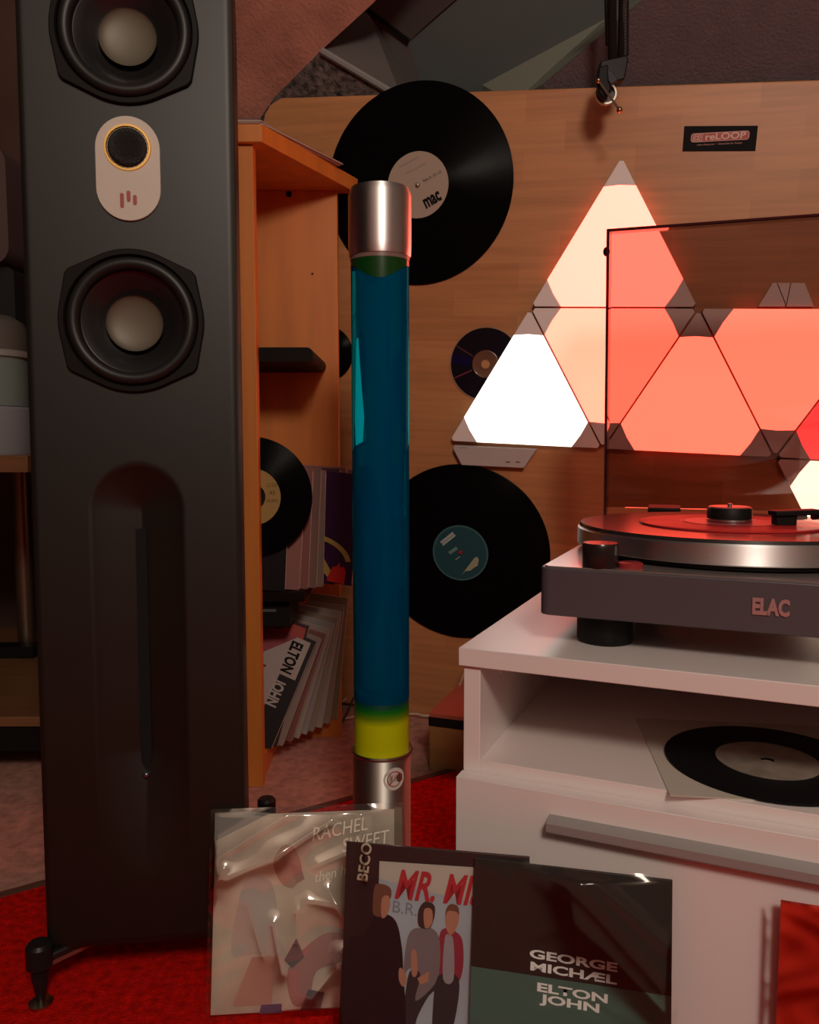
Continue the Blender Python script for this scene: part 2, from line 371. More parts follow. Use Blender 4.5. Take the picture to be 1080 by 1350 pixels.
panel([(1, 0), (2, 0), (1.5, 1)], (7.5, .72, .44), 'orange glowing upright triangle panel behind the middle of the lid')
panel([(1.5, 1), (2, 0), (2.5, 1)], (7.5, .66, .40), 'orange glowing inverted triangle panel at the upper right of the cluster')
panel([(2, 0), (3, 0), (2.5, 1)], (5.0, .06, .07), 'deep red glowing triangle panel cut off by the right edge')
panel([(2, 0), (2.5, -1), (3, 0)], (4.6, 3.4, 2.5), 'warm white glowing triangle panel low on the right above the tonearm')
# control unit
ct = thing('panel_controller', 'white trapezoid control unit under the white triangle panel', 'controller', MBD @ Matrix.Translation((*bl(653, 600)[:1], -.003, bl(653, 600)[1])))
cx_, cz_ = bl(653, 600)
def rel(px, py): a = bl(px, py, .013); return (a[0] - cx_, a[1] - cz_)
MB().plate([rel(599, 587), rel(598, 592), rel(609, 613), rel(691, 617), rel(708, 592)], -.012, 0).build('housing', mat('controller_white', (.50, .42, .40), .5), ct, bevel=.001, smooth=0)
for px in (670, 683):
    a = rel(px, 609); MB().plate([(a[0] - .0035, a[1] - .0005), (a[0] + .0035, a[1] - .0005), (a[0] + .0035, a[1] + .0007), (a[0] - .0035, a[1] + .0007)], -.0126, -.0119).build('button', ink, ct, smooth=0)
a = rel(604, 589.5); text('lettering', 'nanoleaf', .004, MATS['grey_ink'], ct, a[0] + .009, a[1], -.0124, -1)
# grey add-on module on the top edge
mx_, mz_ = bl(1036, 390, .012)
sm = thing('sound_module', 'grey unlit trapezoid module on top of the panels, behind the lid', 'module', MBD @ Matrix.Translation((mx_, -.003, mz_)))
def rel2(px, py): a = bl(px, py, .012); return (a[0] - mx_, a[1] - mz_)
for q in ([(1000, 404), (1019, 373), (1024, 373), (1035, 401), (1035, 404)], [(1025.5, 373), (1042, 373), (1036.5, 401)], [(1043.5, 373), (1061, 373), (1073, 404), (1037, 404)]):
    MB().plate([rel2(*p) for p in q], -.01, 0).build('wedge', grey_plastic, sm, smooth=0)

# ------------------------------------------------------------------ sticker
sx_, sz_ = bl(949, 182)
st = thing('logo_sticker', 'black rectangular sticker with red and white logo near the board top', 'sticker', MBD @ Matrix.Translation((sx_, -.0006, sz_)))
def rs(px, py): a = bl(px, py); return (a[0] - sx_, a[1] - sz_)
MB().plate([rs(900, 199.5), rs(996, 199), rs(999.5, 166), rs(902.5, 166.5)], -.0006, 0).build('backing', ink, st, smooth=0)
sw = .076
MB().rbox(-.0405, .0405, -.0010, -.0006, -.0045, .0080, .004, 'y').build('logo_border', mat('logo_pink', (.55, .25, .22), .6), st, smooth=0)
MB().rbox(-.0390, -.0255, -.0013, -.001, -.0030, .0065, .003, 'y').build('logo_field', mat('logo_red', (.42, .09, .07), .6), st, smooth=0)
MB().rbox(-.0240, .0390, -.0013, -.001, -.0030, .0065, .002, 'y').build('logo_field', MATS['logo_red'], st, smooth=0)
text('lettering', 'reLOOP', .0125, mat('logo_cream', (.68, .45, .38), .6), st, .0075, .0016, -.0016, 0, 1.28, bold=.0003)
text('lettering', '@', .0125, MATS['logo_cream'], st, -.0322, .0016, -.0016, 0, 1.0)
text('lettering', 'www.reloop.com  \u2022  Generation for deejays', .0036, MATS['logo_pink'], st, 0, -.0082, -.0009, 0, .98)

# ================================================================== MICROPHONE ARM
ma = thing('microphone_arm', 'black spring boom arm hanging down in front of the board top', 'boom arm', Matrix.Translation(at_y(800, 120, 1.20)))
org = ma.matrix_world.translation.copy()
def L(px, py, Y): return at_y(px, py, Y) - org
for a, b, r in (((808, 95, 1.20), (806, -60, 1.13), .0065), ((818, 92, 1.21), (822, -60, 1.14), .005)):
    MB().tube([L(*a), L(*b)], r, 10).build('arm_rod', satin_black, ma)
for a, b, r in (((803, 60, 1.195), (800, -60, 1.13), .0045), ((824, 75, 1.205), (824, -60, 1.135), .005)):
    A_, B_ = L(*a), L(*b); d = (B_ - A_); n1 = d.orthogonal().normalized(); n2 = d.normalized().cross(n1); pts = []
    N = 44
    for k in range(N * 8 + 1):
        t_ = k / (N * 8); an = 2 * math.pi * k / 8; pts.append(A_ + d * t_ + (n1 * math.cos(an) + n2 * math.sin(an)) * r)
    MB().tube(pts, .0011, 5).build('spring', mat('spring_steel', (.07, .065, .065), .35, .9), ma)
def plate_px(pts, Y, th):
    a = [L(p[0], p[1], Y) for p in pts]; return MB().prism_pts([p + Vector((0, th, 0)) for p in a], a)
plate_px([(792, 80), (827, 72), (829, 78), (824, 104), (812, 108), (800, 108), (790, 104)], 1.185, .02).build('joint_bracket', satin_black, ma, bevel=.002)
plate_px([(790, 88), (802, 84), (806, 118), (799, 132), (790, 122), (788, 104)], 1.175, .012).build('joint_plate', matte_black, ma, bevel=.002)
plate_px([(801, 90), (808, 95), (816, 104), (806, 112), (802, 106)], 1.172, .006).build('joint_cover', mat('slate', (.025, .02, .035), .4, spec=.3), ma, bevel=.001)
c = L(799, 124, 1.195)
Tq = Matrix.Translation(c)
MB().lathe([(.0125, -.003), (.0150, -.003), (.0150, .004), (.0125, .004)], 32, Tq, axis='y', cap=False, closed=True).build('mount_ring', mat('ring_steel', (.5, .47, .42), .3, 1), ma)
MB().lathe([(.0001, .001), (.0126, .001), (.0126, .004), (.0001, .004)], 32, Tq, axis='y', cap=False).build('mount_disc', mat('mount_dark', (.1, .06, .05), .4), ma)
MB().tube([L(789, 106, 1.170), L(817, 145, 1.165)], .0016, 8).build('clamp_rod', mat('rod_steel', (.5, .38, .28), .3, 1), ma)
MB().ball(L(817, 145, 1.165), .0042).build('rod_ball', mat('copper_ball', (.55, .25, .12), .3, 1), ma)
MB().ball(L(789, 106, 1.170), .0035).build('rod_ball', MATS['rod_steel'], ma)

# ================================================================== BOOKCASE
YN, YF = 1.15, 1.352
xN, xF = at_y(340, 600, YN).x, at_y(446, 450, YF).x
zT = .932
bc = thing('bookcase', 'open beech bookcase with slanted top, beside the black loudspeaker', 'bookcase', Matrix.Translation((-.34, 1.23, -.006)))
bo = Vector((-.34, 1.23, -.006))
def bb(x0, x1, y0, y1, z0, z1): return B(x0 - bo.x, x1 - bo.x, y0 - bo.y, y1 - bo.y, z0 - bo.z, z1 - bo.z)
bb(-.50, xN, YN, YN + .02, -.006, .912).build('side_panel', shelf_m, bc, bevel=.001)
bb(-.50, xF, YF, YF + .018, -.006, .912).build('side_panel', shelf_m, bc, bevel=.001)
bb(-.512, -.50, YN, YF + .018, -.006, .912).build('back_panel', shelf_m, bc)
cN, cF = at_y(345, 170, YN - .01), at_y(472, 234, 1.37)
MB().slab([(-.515 - bo.x, YN - .01 - bo.y), (cN.x - bo.x, YN - .01 - bo.y), (cF.x - bo.x, 1.37 - bo.y), (-.515 - bo.x, 1.37 - bo.y)], .912 - bo.z, .936 - bo.z).build('top_board', shelf_m, bc, bevel=.001)
bb(-.50, xN - .004, YN + .02, YF, -.006, .026).build('bottom_board', shelf_m, bc)
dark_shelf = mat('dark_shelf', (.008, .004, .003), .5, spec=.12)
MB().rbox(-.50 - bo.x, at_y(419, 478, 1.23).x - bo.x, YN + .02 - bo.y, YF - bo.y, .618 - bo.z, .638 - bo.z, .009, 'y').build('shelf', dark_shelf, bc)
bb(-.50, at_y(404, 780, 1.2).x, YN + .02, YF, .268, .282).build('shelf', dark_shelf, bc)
c = at_y(399, 462, YF); MB().lathe([(.0001, -.004), (.003, -.004), (.0036, 0)], 12, Matrix.Translation(c - bo), axis='y').build('shelf_pin', mat('pin_brown', (.3, .13, .06), .5), bc)
c = at_y(381, 256, YF); MB().lathe([(.0001, -.001), (.005, -.001), (.005, 0)], 16, Matrix.Translation(c - bo), axis='y').build('screw_hole', dark_shelf, bc)
c = at_y(412, 361, YF); MB().lathe([(.0001, -.001), (.0017, -.001), (.0017, 0)], 12, Matrix.Translation(c - bo), axis='y').build('screw_hole', dark_shelf, bc)
# sleeves lying on top
def flat_sleeve(pts, z0, z1, m, label):
    t = thing('record_sleeve', label, 'record sleeve', Matrix.Translation((pts[0][0], pts[0][1], z0)), 'sleeves lying on the bookcase')
    q = [(p[0] - pts[0][0], p[1] - pts[0][1]) for p in pts]
    MB().slab(q, 0, z1 - z0).build('cardboard', m, t, bevel=.0008); MB().slab([((p[0] + .004), p[1]) for p in q], (z1 - z0) * .35, (z1 - z0) * .6).build('opening', MATS['cream_paper'], t)
a, b = at_y(343, 172, YN - .002), at_y(449, 212, 1.31)
flat_sleeve([(-.50, YN + .0), (a.x, YN + .0), (b.x, 1.31), (-.50, 1.33)], .936, .943, mat('sleeve_pink', (.32, .17, .15), .6), 'pale pink record sleeve lying lowest on the bookcase top')
flat_sleeve([(-.50, YN + .004), (a.x - .004, YN + .006), (b.x - .03, 1.30), (-.50, 1.32)], .943, .950, mat('sleeve_brown', (.14, .06, .055), .6), 'brown record sleeve lying uppermost on the bookcase top')

# ------------------------------------------------------------------ singles on the bookcase shelf
def standing(px_r, py_t, Y, size, th, m, label, tilt=0, group='singles standing in the bookcase', edge=None, yaw=0, z0=.282, hgt=None):
    """square sleeve whose upper right corner shows at the given pixel"""
    p = at_y(px_r, py_t, Y)
    t = thing('record_sleeve', label, 'record sleeve', Matrix.Translation((p.x, p.y, z0)) @ Matrix.Rotation(math.radians(yaw), 4, 'Z') @ Matrix.Rotation(math.radians(tilt), 4, 'Y'), group)
    h_ = hgt or size
    o = B(-size, 0, 0, th, 0, h_).build('cardboard', m, t, bevel=.0006)
    B(-.002, .0006, th * .25, th * .75, .003, h_ - .003).build('opening', edge or MATS['cream_paper'], t)
    return t
S7 = .178
pk = mat('paper_pink', (.28, .11, .095), .7); mv = mat('paper_mauve', (.18, .095, .08), .7); pu = mat('purple_print', (.05, .008, .055), .5)
standing(373, 592, 1.176, S7 + .006, .003, mat('sleeve_black', (.012, .010, .012), .35), 'black paper sleeve behind the yellow-labelled single in the bookcase', 3)
# single in front
p = at_y(333, 655, 1.172)
t = thing('vinyl_single', 'black seven-inch single with yellow label in the bookcase', 'record', Matrix.Translation((p.x, p.y, p.z)))
MB().lathe([(.019, 0), (.0445, 0), (.0875, 0), (.0875, -.0016), (.0445, -.0016), (.019, -.0016)], 72, axis='y', cap=False, closed=True).build('disc', black_v, t)
lb = MB().lathe([(.0192, -.0017), (.0415, -.0017), (.0415, -.0022), (.0192, -.0022)], 48, axis='y', cap=False, closed=True).build('label', mat('yellow_label', (.36, .22, .065), .6), t)
text('lettering', 'LC 0259', .008, mat('brown_ink', (.12, .05, .02), .7), lb, .0295, .017, -.0026, 0, .55); text('lettering', '45', .009, MATS['brown_ink'], lb, .0295, .006, -.0026, 0, 1); text('lettering', '45 RPM', .0065, MATS['brown_ink'], lb, .0295, -.006, -.0026, 0, .8)
for i, (pxr, pyt, Y, m_, lab, tl_) in enumerate((
        (392, 598, 1.186, pk, 'pink paper sleeve just behind the black sleeve in the bookcase', 4),
        (404, 596, 1.194, mat('paper_rose', (.22, .075, .065), .7), 'rose paper sleeve, third in the bookcase row', 3),
        (415, 600, 1.203, mv, 'mauve paper sleeve, fourth in the bookcase row', 3),
        (424, 604, 1.212, mat('paper_greige', (.21, .14, .11), .6), 'greyish translucent sleeve next to the purple cover', 2),
        (440, 607, 1.235, mat('paper_plum', (.06, .015, .03), .6), 'dark plum sleeve poking up behind the purple cover', 3),
        (449, 596, 1.250, pk, 'tall pink sleeve behind the purple cover in the bookcase', 3),
        (455, 592, 1.262, mat('paper_brown', (.20, .12, .09), .6), 'brown sleeve at the very back of the bookcase row', 5))):
    standing(pxr, pyt, Y, S7 + .002 * (i % 3), .005, m_, lab, tl_)
t = standing(462, 628, 1.222, .172, .004, pu, 'purple sleeve with yellow arc and red figure, sticking out of bookcase', 6, yaw=-14)
arc = [(-.075 + .072 * math.cos(math.radians(a)), .030 + .044 * math.sin(math.radians(a))) for a in range(10, 150, 10)]
arc2 = [(-.075 + .064 * math.cos(math.radians(a)), .030 + .037 * math.sin(math.radians(a))) for a in range(10, 150, 10)]
MB().plate(arc + arc2[::-1], -.0006, 0).build('yellow_arc', mat('yellow_print', (.55, .36, .08), .6), t, smooth=0)
MB().plate([(-.062, .028), (-.050, .040), (-.030, .012), (-.036, .006)], -.0006, 0).build('yellow_band', MATS['yellow_print'], t, smooth=0)
MB().plate([(-.040, .003), (-.012, .001), (-.010, .020), (-.014, .028), (-.020, .026), (-.022, .034), (-.026, .027), (-.032, .026), (-.038, .012)], -.0010, 0).build('red_figure', mat('bright_red', (.70, .03, .02), .5), t, smooth=0)
# dark box under the shelf
bx = thing('storage_case', 'black case lying just under the bookcase shelf', 'case', Matrix.Translation((-.33, 1.24, .225)))
B(-.14, .150, -.05, .05, 0, .043).build('body', matte_black, bx, bevel=.002)
B(-.13, .13, -.052, -.05, .024, .028).build('seam', mat('seam_grey', (.10, .09, .08), .5), bx)

# ------------------------------------------------------------------ LP sleeves leaning at the bottom of the bookcase
def corner_sleeve(T_, B_, size, th, m, label, fold=0.0):
    b = at_z(*B_, .027)
    top = at_y(*T_, min(b.y + .03, YF - .008)); up = (top - b).normalized(); size = (top - b).length
    xl = Vector((1, -.12, 0)); xl = (xl - up * xl.dot(up)).normalized()
    M = frame(b, xl, up)
    t = thing('album_sleeve', label, 'album sleeve', M, 'albums leaning at the foot of the bookcase')
    w_ = .24
    B(-w_, 0, 0, th, 0, size).build('cardboard', m, t, bevel=.0006)
    B(-.002, .0006, th * .2, th * .8, .003, size - .003).build('opening', mat('paper_edge', (.40, .29, .24), .7), t)
    return t, size
gp = lambda n, c: mat('album_' + n, c, .45)
albums = [((417, 846), (357, 988), gp('black', (.02, .015, .015)), 'black album with white picture and vertical lettering, foremost at bookcase foot'),
          ((424, 842), (372, 984), gp('beige', (.26, .19, .16)), 'beige album directly behind the lettered one'),
          ((430, 836), (384, 979), gp('rose', (.20, .07, .06)), 'rose album, third from the front at bookcase foot'),
          ((436, 830), (394, 974), gp('cream', (.32, .25, .21)), 'cream album, fourth from the front at bookcase foot'),
          ((441, 822), (404, 969), gp('grey', (.28, .25, .23)), 'grey album, fifth from the front at bookcase foot'),
          ((446, 815), (413, 965), gp('sand', (.27, .21, .16)), 'sand-coloured album, sixth from the front at bookcase foot'),
          ((450, 806), (424, 960), gp('white', (.36, .31, .27)), 'off-white album, seventh from the front at bookcase foot'),
          ((454, 798), (434, 955), gp('taupe', (.30, .25, .20)), 'taupe album, second from the back at bookcase foot'),
          ((459, 788), (444, 949), gp('yellowish', (.27, .22, .13)), 'yellow-edged album, rearmost at bookcase foot')]
for i, (T_, B_, m_, lab) in enumerate(albums):
    t, sz = corner_sleeve(T_, B_, .205, .0035, m_, lab)
    if i == 0:
        wp = mat('print_white', (.42, .33, .30), .5); rp = mat('print_rose', (.30, .06, .07), .5)
        MB().plate([(-.20, .03), (-.040, .03), (-.036, .36 * sz), (-.034, .62 * sz), (-.007, .62 * sz), (-.007, .97 * sz), (-.20, .97 * sz)], -.0005, 0).build('picture_field', wp, t, smooth=0)
        MB().plate([(-.20, .80 * sz), (-.075, .72 * sz), (-.030, .97 * sz), (-.20, .97 * sz)], -.0008, -.0004).build('pink_sky', rp, t, smooth=0)
        MB().plate([(-.095, .56 * sz), (-.092, .40 * sz), (-.068, .42 * sz), (-.066, .58 * sz), (-.058, .64 * sz), (-.085, .64 * sz), (-.097, .60 * sz)], -.0008, -.0004).build('hat', mat('hat_red', (.20, .02, .015), .5), t, smooth=0)
        MB().plate([(-.097, .54 * sz), (-.094, .42 * sz), (-.082, .42 * sz), (-.080, .58 * sz), (-.095, .58 * sz)], -.0010, -.0007).build('hat_shade', ink, t, smooth=0)
        text('lettering', 'ELTON', .026, ink, t, -.027, .79 * sz, -.0012, -90, .62, bold=.001)
        text('lettering', 'JOHN', .026, mat('print_cream', (.45, .38, .34), .5), t, -.029, .45 * sz, -.0012, -90, .62, bold=.001)
p = at_y(388, 833, 1.30)
# small print peeping above the front album
t, sz = corner_sleeve((408, 825), (365, 986), .200, .003, gp('dark', (.05, .02, .02)), 'dark album with small red print peeping over the lettered one')
MB().plate([(-.055, .88 * sz), (-.004, .86 * sz), (-.004, .97 * sz), (-.025, .98 * sz)], -.0005, 0).build('red_print', mat('tiny_red', (.40, .06, .05), .5), t, smooth=0)

# ================================================================== LEFT SIDE TABLE
stb = thing('side_table', 'wooden table with steel leg and low shelf, left of the loudspeaker', 'table', Matrix.Translation((-.8, 1.45, -.006)))
to = Vector((-.8, 1.45, -.006))
def tb(x0, x1, y0, y1, z0, z1): return B(x0 - to.x, x1 - to.x, y0 - to.y, y1 - to.y, z0 - to.z, z1 - to.z)
oak = mat('oak_brown', (.20, .085, .035), .5, noise=(6, .2, (1, 9, 9)))
tb(-1.4, -.560, 1.18, 1.78, .458, .483).build('table_top', oak, stb, bevel=.001)
tb(-1.4, -.552, 1.18, 1.78, .075, .090).build('low_shelf', oak, stb, bevel=.001)
tb(-1.4, -.552, 1.185, 1.20, .035, .075).build('shelf_apron', matte_black, stb)
for (x_, y_) in ((-.765, 1.58), (-1.30, 1.58)):
    MB().tube([(x_ - to.x, y_ - to.y, .090 - to.z), (x_ - to.x, y_ - to.y, .458 - to.z)], .0165, 20).build('leg', mat('leg_steel', (.25, .19, .13), .35, .9), stb)
for (x_, y_) in ((-.60, 1.30), (-1.30, 1.30), (-.60, 1.70), (-1.30, 1.70)):
    MB().tube([(x_ - to.x, y_ - to.y, 0), (x_ - to.x, y_ - to.y, .075 - to.z)], .014, 12).build('foot', matte_black, stb)
# jar
jar = thing('storage_jar', 'glass jar with grey domed lid and white base on the side table', 'jar', Matrix.Translation((-.662, 1.27, .483)))
MB().lathe([(.066, 0), (.068, .004), (.068, .070), (.064, .074), (.0001, .074)], 40).build('base', mat('jar_white', (.26, .25, .26), .25), jar)
MB().lathe([(.0001, .074), (.062, .075), (.063, .150), (.060, .150), (.059, .079), (.0001, .079)], 40, cap=False).build('glass_body', mat('jar_glass', (.30, .36, .32), .15, trans=.35), jar)
MB().lathe([(.064, .148), (.068, .150), (.068, .158), (.064, .160)], 40).build('band', mat('jar_band', (.45, .42, .38), .4, .4), jar)
MB().lathe([(.063, .160), (.064, .185), (.058, .204), (.042, .214), (.012, .218), (.0001, .219)], 40).build('lid', mat('jar_lid', (.12, .10, .085), .5), jar)
# coffee-maker like box behind
ap = thing('appliance', 'pinkish-grey rounded appliance standing behind the jar on the table', 'appliance', Matrix.Translation((-.80, 1.45, .483)))
MB().rbox(-.16, .133, -.08, .09, .315, .510, .03, 'y').build('hood', mat('appliance_pink', (.10, .06, .055), .5), ap)
MB().rbox(-.16, .130, -.06, .09, 0, .315, .012, 'y').build('body', mat('appliance_dark', (.018, .018, .02), .4), ap)
# cable by the leg
pts = [Vector((-.83 + .03 * math.cos(k * .7), 1.50 + .02 * math.sin(k * 1.1), .094 + .004 * k if k > 3 else .094)) for k in range(14)]
tag(MB().tube(pts, .004, 6).build('power_cable', matte_black), 'black cable coiled at the foot of the steel table leg', 'cable')
B(-.055, .045, -.02, .02, 0, .022).build('x', matte_black).name = 'power_strip'
ps = bpy.data.objects['power_strip']; ps.location = (-.765, 1.53, .0905); tag(ps, 'small black power strip lying by the steel table leg', 'power strip')

# ================================================================== LOUDSPEAKER
TOE = 7.0
spx = Vector((-.2395, .700, 0))
sp = thing('loudspeaker', 'tall black floor-standing loudspeaker with white tweeter plate', 'loudspeaker', Matrix.Translation(spx) @ Matrix.Rotation(math.radians(TOE), 4, 'Z') @ Matrix.Rotation(math.radians(-0.9), 4, 'X'))
baffle_m = mat('baffle_satin', (0.005, 0.004, 0.0015), 0.48, noise=(300, .05, (1, 1, 1)), spec=.62)
WB, Z0, Z1 = .0885, .043, .985
# body behind the baffle (tapers to the back)
MB().prism_pts([(-WB, .018, Z0), (WB, .018, Z0), (WB * .80, .27, Z0), (-WB * .80, .27, Z0)],
               [(-WB, .018, Z1), (WB, .018, Z1), (WB * .80, .27, Z1), (-WB * .80, .27, Z1)]).build('cabinet_body', mat('cabinet_black', (.010, .009, .009), .4), sp, bevel=.003, smooth=0)
ARCH_Z, ARCH_R, ARCH_B = .442, .0395, .10
def dent(x, z):
    """sculpted port: arch on top, two facets running into a central slot, fading out at the bottom"""
    for cz in (.849, .606):
        if math.hypot(x, z - cz) < .0572: return .0183
    if z > ARCH_Z:
        r = math.hypot(x, z - ARCH_Z) / ARCH_R
    else: r = abs(x) / ARCH_R
    if r >= 1: return 0.0
    d = .0165 * (1 - r) ** 0.85
    if z < .22: d *= max(0.0, (z - ARCH_B) / (.22 - ARCH_B)) ** 1.3
    return d
NX, NZ = 96, 300
def bf(i, j):
    x = -WB + 2 * WB * i; z = Z0 + (Z1 - Z0) * j; y = dent(x, z)
    e = min(WB - abs(x), .004); y += (.004 - e) * .45
    e2 = min(z - Z0, Z1 - z, .006); y += (.006 - e2) * .5
    return (x, y, z)
mb = MB().grid(NX, NZ, bf)
ring = [k for k in range(NX + 1)] + [(j + 1) * (NX + 1) - 1 for j in range(1, NZ + 1)] + [NZ * (NX + 1) + k for k in range(NX - 1, -1, -1)] + [j * (NX + 1) for j in range(NZ - 1, 0, -1)]
n0 = len(mb.v)
for k in ring: mb.v.append(Vector((mb.v[k].x, .0185, mb.v[k].z)))
for a in range(len(ring)):
    b = (a + 1) % len(ring); mb.f.append([ring[b], ring[a], n0 + a, n0 + b])
mb.build('baffle', baffle_m, sp, smooth=60)
B(-.0046, .0046, .0132, .0178, .200, .424).build('port_slot', mat('void_black', (.001, .001, .001), .9), sp)
MB().ball((0, .011, .198), .0032).build('port_stud', mat('stud_dark', (.2, .2, .2), .25, .9), sp)
driver_mats = dict(trim=mat('trim_black', (.006, .005, .004), .55, spec=.15), rubber=mat('rubber_roll', (.010, .009, .008), .45, spec=.4), cone=mat('cone_black', (.010, .009, .009), .36, coat=.2), cap=mat('dustcap_grey', (.11, .095, .066), .5, .2))
def driver(cz, label):
    R0 = .0612
    d = bpy.data.objects.new('driver', None)
    T = Matrix.Translation((0, 0, cz))
    pts = []
    tips = [math.radians(a) for a in (38, 142, 218, 322)]
    for k in range(180):
        a = 2 * math.pi * k / 180; r = R0
        for tp in tips:
            # straight flank from a tip at 1.135 R to the tangent point of the circle
            df = abs((a - tp + math.pi) % (2 * math.pi) - math.pi); ratio = 1.125
            al = math.acos(1 / ratio)
            if df < al: r = max(r, R0 / math.cos(al - df))
        r = min(r, R0 * 1.105)
        pts.append((r * math.cos(a), r * math.sin(a)))
    inner = [(.0555 * math.cos(2 * math.pi * k / 180), .0555 * math.sin(2 * math.pi * k / 180)) for k in range(180)]
    mb = MB(); n = 180
    for (P_, y) in ((pts, .001), (pts, -.0028), ([(p[0] * .985, p[1] * .985) for p in pts], -.0038), ([(q[0] * 1.02, q[1] * 1.02) for q in inner], -.0038), (inner, -.002), (inner, .004)):
        mb.v += [T @ Vector((p[0], y, p[1])) for p in P_]
    for l_ in range(5):
        for k in range(n): mb.f.append([l_ * n + k, l_ * n + (k + 1) % n, (l_ + 1) * n + (k + 1) % n, (l_ + 1) * n + k])
    fr = mb.build('driver_frame', driver_mats['trim'], sp, smooth=30)
    roll = [(.0556, .0015)] + [(.0495 + .0058 * math.cos(math.radians(a)), .001 - .0062 * math.sin(math.radians(a))) for a in range(10, 171, 16)] + [(.0436, .0030)]
    MB().lathe(roll, 96, T, axis='y', cap=False).build('surround', driver_mats['rubber'], fr)
    MB().lathe([(.0438, .0025), (.0425, .0030), (.036, .0085), (.030, .0135), (.0235, .0172), (.021, .0178)], 96, T, axis='y', cap=False).build('cone', driver_mats['cone'], fr)
    dome = [(max(1e-5, .0245 * math.sin(math.radians(a))), .0095 + .0070 * (math.cos(math.radians(a)))) for a in range(90, -1, -9)]
    MB().lathe(dome, 64, T, axis='y', cap=False).build('dust_cap', driver_mats['cap'], fr)
    return fr
driver(.849, 'upper'); driver(.606, 'lower')
# recess cutters are avoided: the drivers sit proud of the baffle with their own basket
zt = .7345; hw, hl = .0268, .0437
stad = [(hw * math.cos(math.radians(a)), (hl - hw) + hw * math.sin(math.radians(a))) for a in range(0, 181, 9)] + [(hw * math.cos(math.radians(a)), -(hl - hw) + hw * math.sin(math.radians(a))) for a in range(180, 361, 9)]
tp = MB().plate(stad, -.0022, .001, Matrix.Translation((0, 0, zt))).build('tweeter_plate', mat('tweeter_white', (.50, .44, .37), .4), sp, bevel=.0005)
zt2 = zt + .0173
T = Matrix.Translation((0, 0, zt2))
MB().lathe([(.0168, -.002), (.0176, -.0034), (.0192, -.0034), (.0199, -.002)], 64, T, axis='y', cap=False, closed=True).build('gold_ring', mat('gold', (.95, .62, .20), .18, 1.0), tp)
MB().lathe([(.0170, -.0018), (.0152, -.0018), (.0150, -.0010), (.0001, -.0010)], 48, T, axis='y', cap=False).build('tweeter_well', matte_black, tp)
MB().lathe([(max(1e-5, .0166 * math.sin(math.radians(a))), -.0016 - .0085 * math.cos(math.radians(a))) for a in range(90, -1, -9)], 48, T, axis='y', cap=False).build('dome', mat('dome_black', (.012, .012, .012), .35, bump=(1500, .6)), tp)
for k in range(28):
    a = 2 * math.pi * k / 28
    MB().ball((.0171 * math.cos(a), -.0024, zt2 + .0171 * math.sin(a)), .0005, 6, 4).build('mesh_dot', MATS['gold'], tp)
rb = mat('logo_maroon', (.30, .055, .065), .5)
for x_, z_, l_ in ((-.0055, -.0270, .0092), (0, -.0232, .0060), (.0052, -.0262, .0052)):
    MB().rbox(x_ - .0016, x_ + .0016, -.0027, -.0022, zt + z_ - l_ / 2 - .0016, zt + z_ + l_ / 2 + .0016, .00155, 'y', 4).build('logo_bar', rb, tp, smooth=0)
# outrigger feet
foot_m = mat('outrigger', (.05, .048, .045), .35, .8); edge_m = mat('outrigger_edge', (.45, .38, .32), .3, .9)
for sx_, sy_, in ((-1, -1), (1, -1), (-1, 1), (1, 1)):
    yb = .012 if sy_ < 0 else .255
    root = Vector((sx_ * WB * .45, yb + (-sy_) * .035, .040)); end = Vector((sx_ * (WB + .004), yb + sy_ * .020, .046))
    d = (end - root).normalized(); n = Vector((-d.y, d.x, 0)).normalized() * .010
    a = MB().prism_pts([root - n + Vector((0, 0, -.006)), end - n * .8 + Vector((0, 0, -.010)), end + n * .8 + Vector((0, 0, -.010)), root + n + Vector((0, 0, -.006))],
                       [root - n + Vector((0, 0, .003)), end - n * .8, end + n * .8, root + n + Vector((0, 0, .003))]).build('outrigger_arm', foot_m, sp, bevel=.002)
    MB().prism_pts([root - n * 1.02 + Vector((0, 0, -.0065)), end - n * .82 + Vector((0, 0, -.0105)), end + n * .82 + Vector((0, 0, -.0105)), root + n * 1.02 + Vector((0, 0, -.0065))],
                   [root - n * 1.02 + Vector((0, 0, -.0035)), end - n * .82 + Vector((0, 0, -.0065)), end + n * .82 + Vector((0, 0, -.0065)), root + n * 1.02 + Vector((0, 0, -.0035))]).build('edge_strip', edge_m, a)
    T = Matrix.Translation((end.x, end.y, 0))
    MB().lathe([(.0035, .004), (.0075, .026), (.0075, .036), (.0115, .036), (.0115, .054), (.0090, .057), (.0001, .057)], 24, T).build('spike', satin_black, sp)
    MB().lathe([(.0001, .0), (.0105, .0), (.0105, .002), (.004, .0045), (.0001, .0045)], 24, T, cap=False).build('spike_disc', mat('spike_disc', (.45, .35, .25), .3, 1), sp)

# ================================================================== WHITE CABINET
YAW = -23.4
cb0 = at_z(612, 853, .318)
cab = thing('media_cabinet', 'white laminate cabinet with open compartment and drawer under the turntable', 'cabinet', yawed((cb0.x, cb0.y, 0), YAW))
CW, CD, CH = .82, .46, .318
lam = white_lam
B(-.004, CW + .004, -.004, CD, CH - .0165, CH).build('top_board', lam, cab, bevel=.0008)
B(0, .0155, 0, CD - .005, 0, CH - .0165).build('side_panel', lam, cab, bevel=.0005)
B(CW - .0155, CW, 0, CD - .005, 0, CH - .0165).build('side_panel', lam, cab, bevel=.0005)
B(.0155, CW - .0155, 0, CD - .02, .199, .216).build('shelf', lam, cab, bevel=.0005)
B(.0155, CW - .0155, CD - .02, CD - .012, .0, CH - .0165).build('back_panel', lam, cab)
B(.0155, CW - .0155, .02, CD - .02, .02, .032).build('bottom_board', lam, cab)
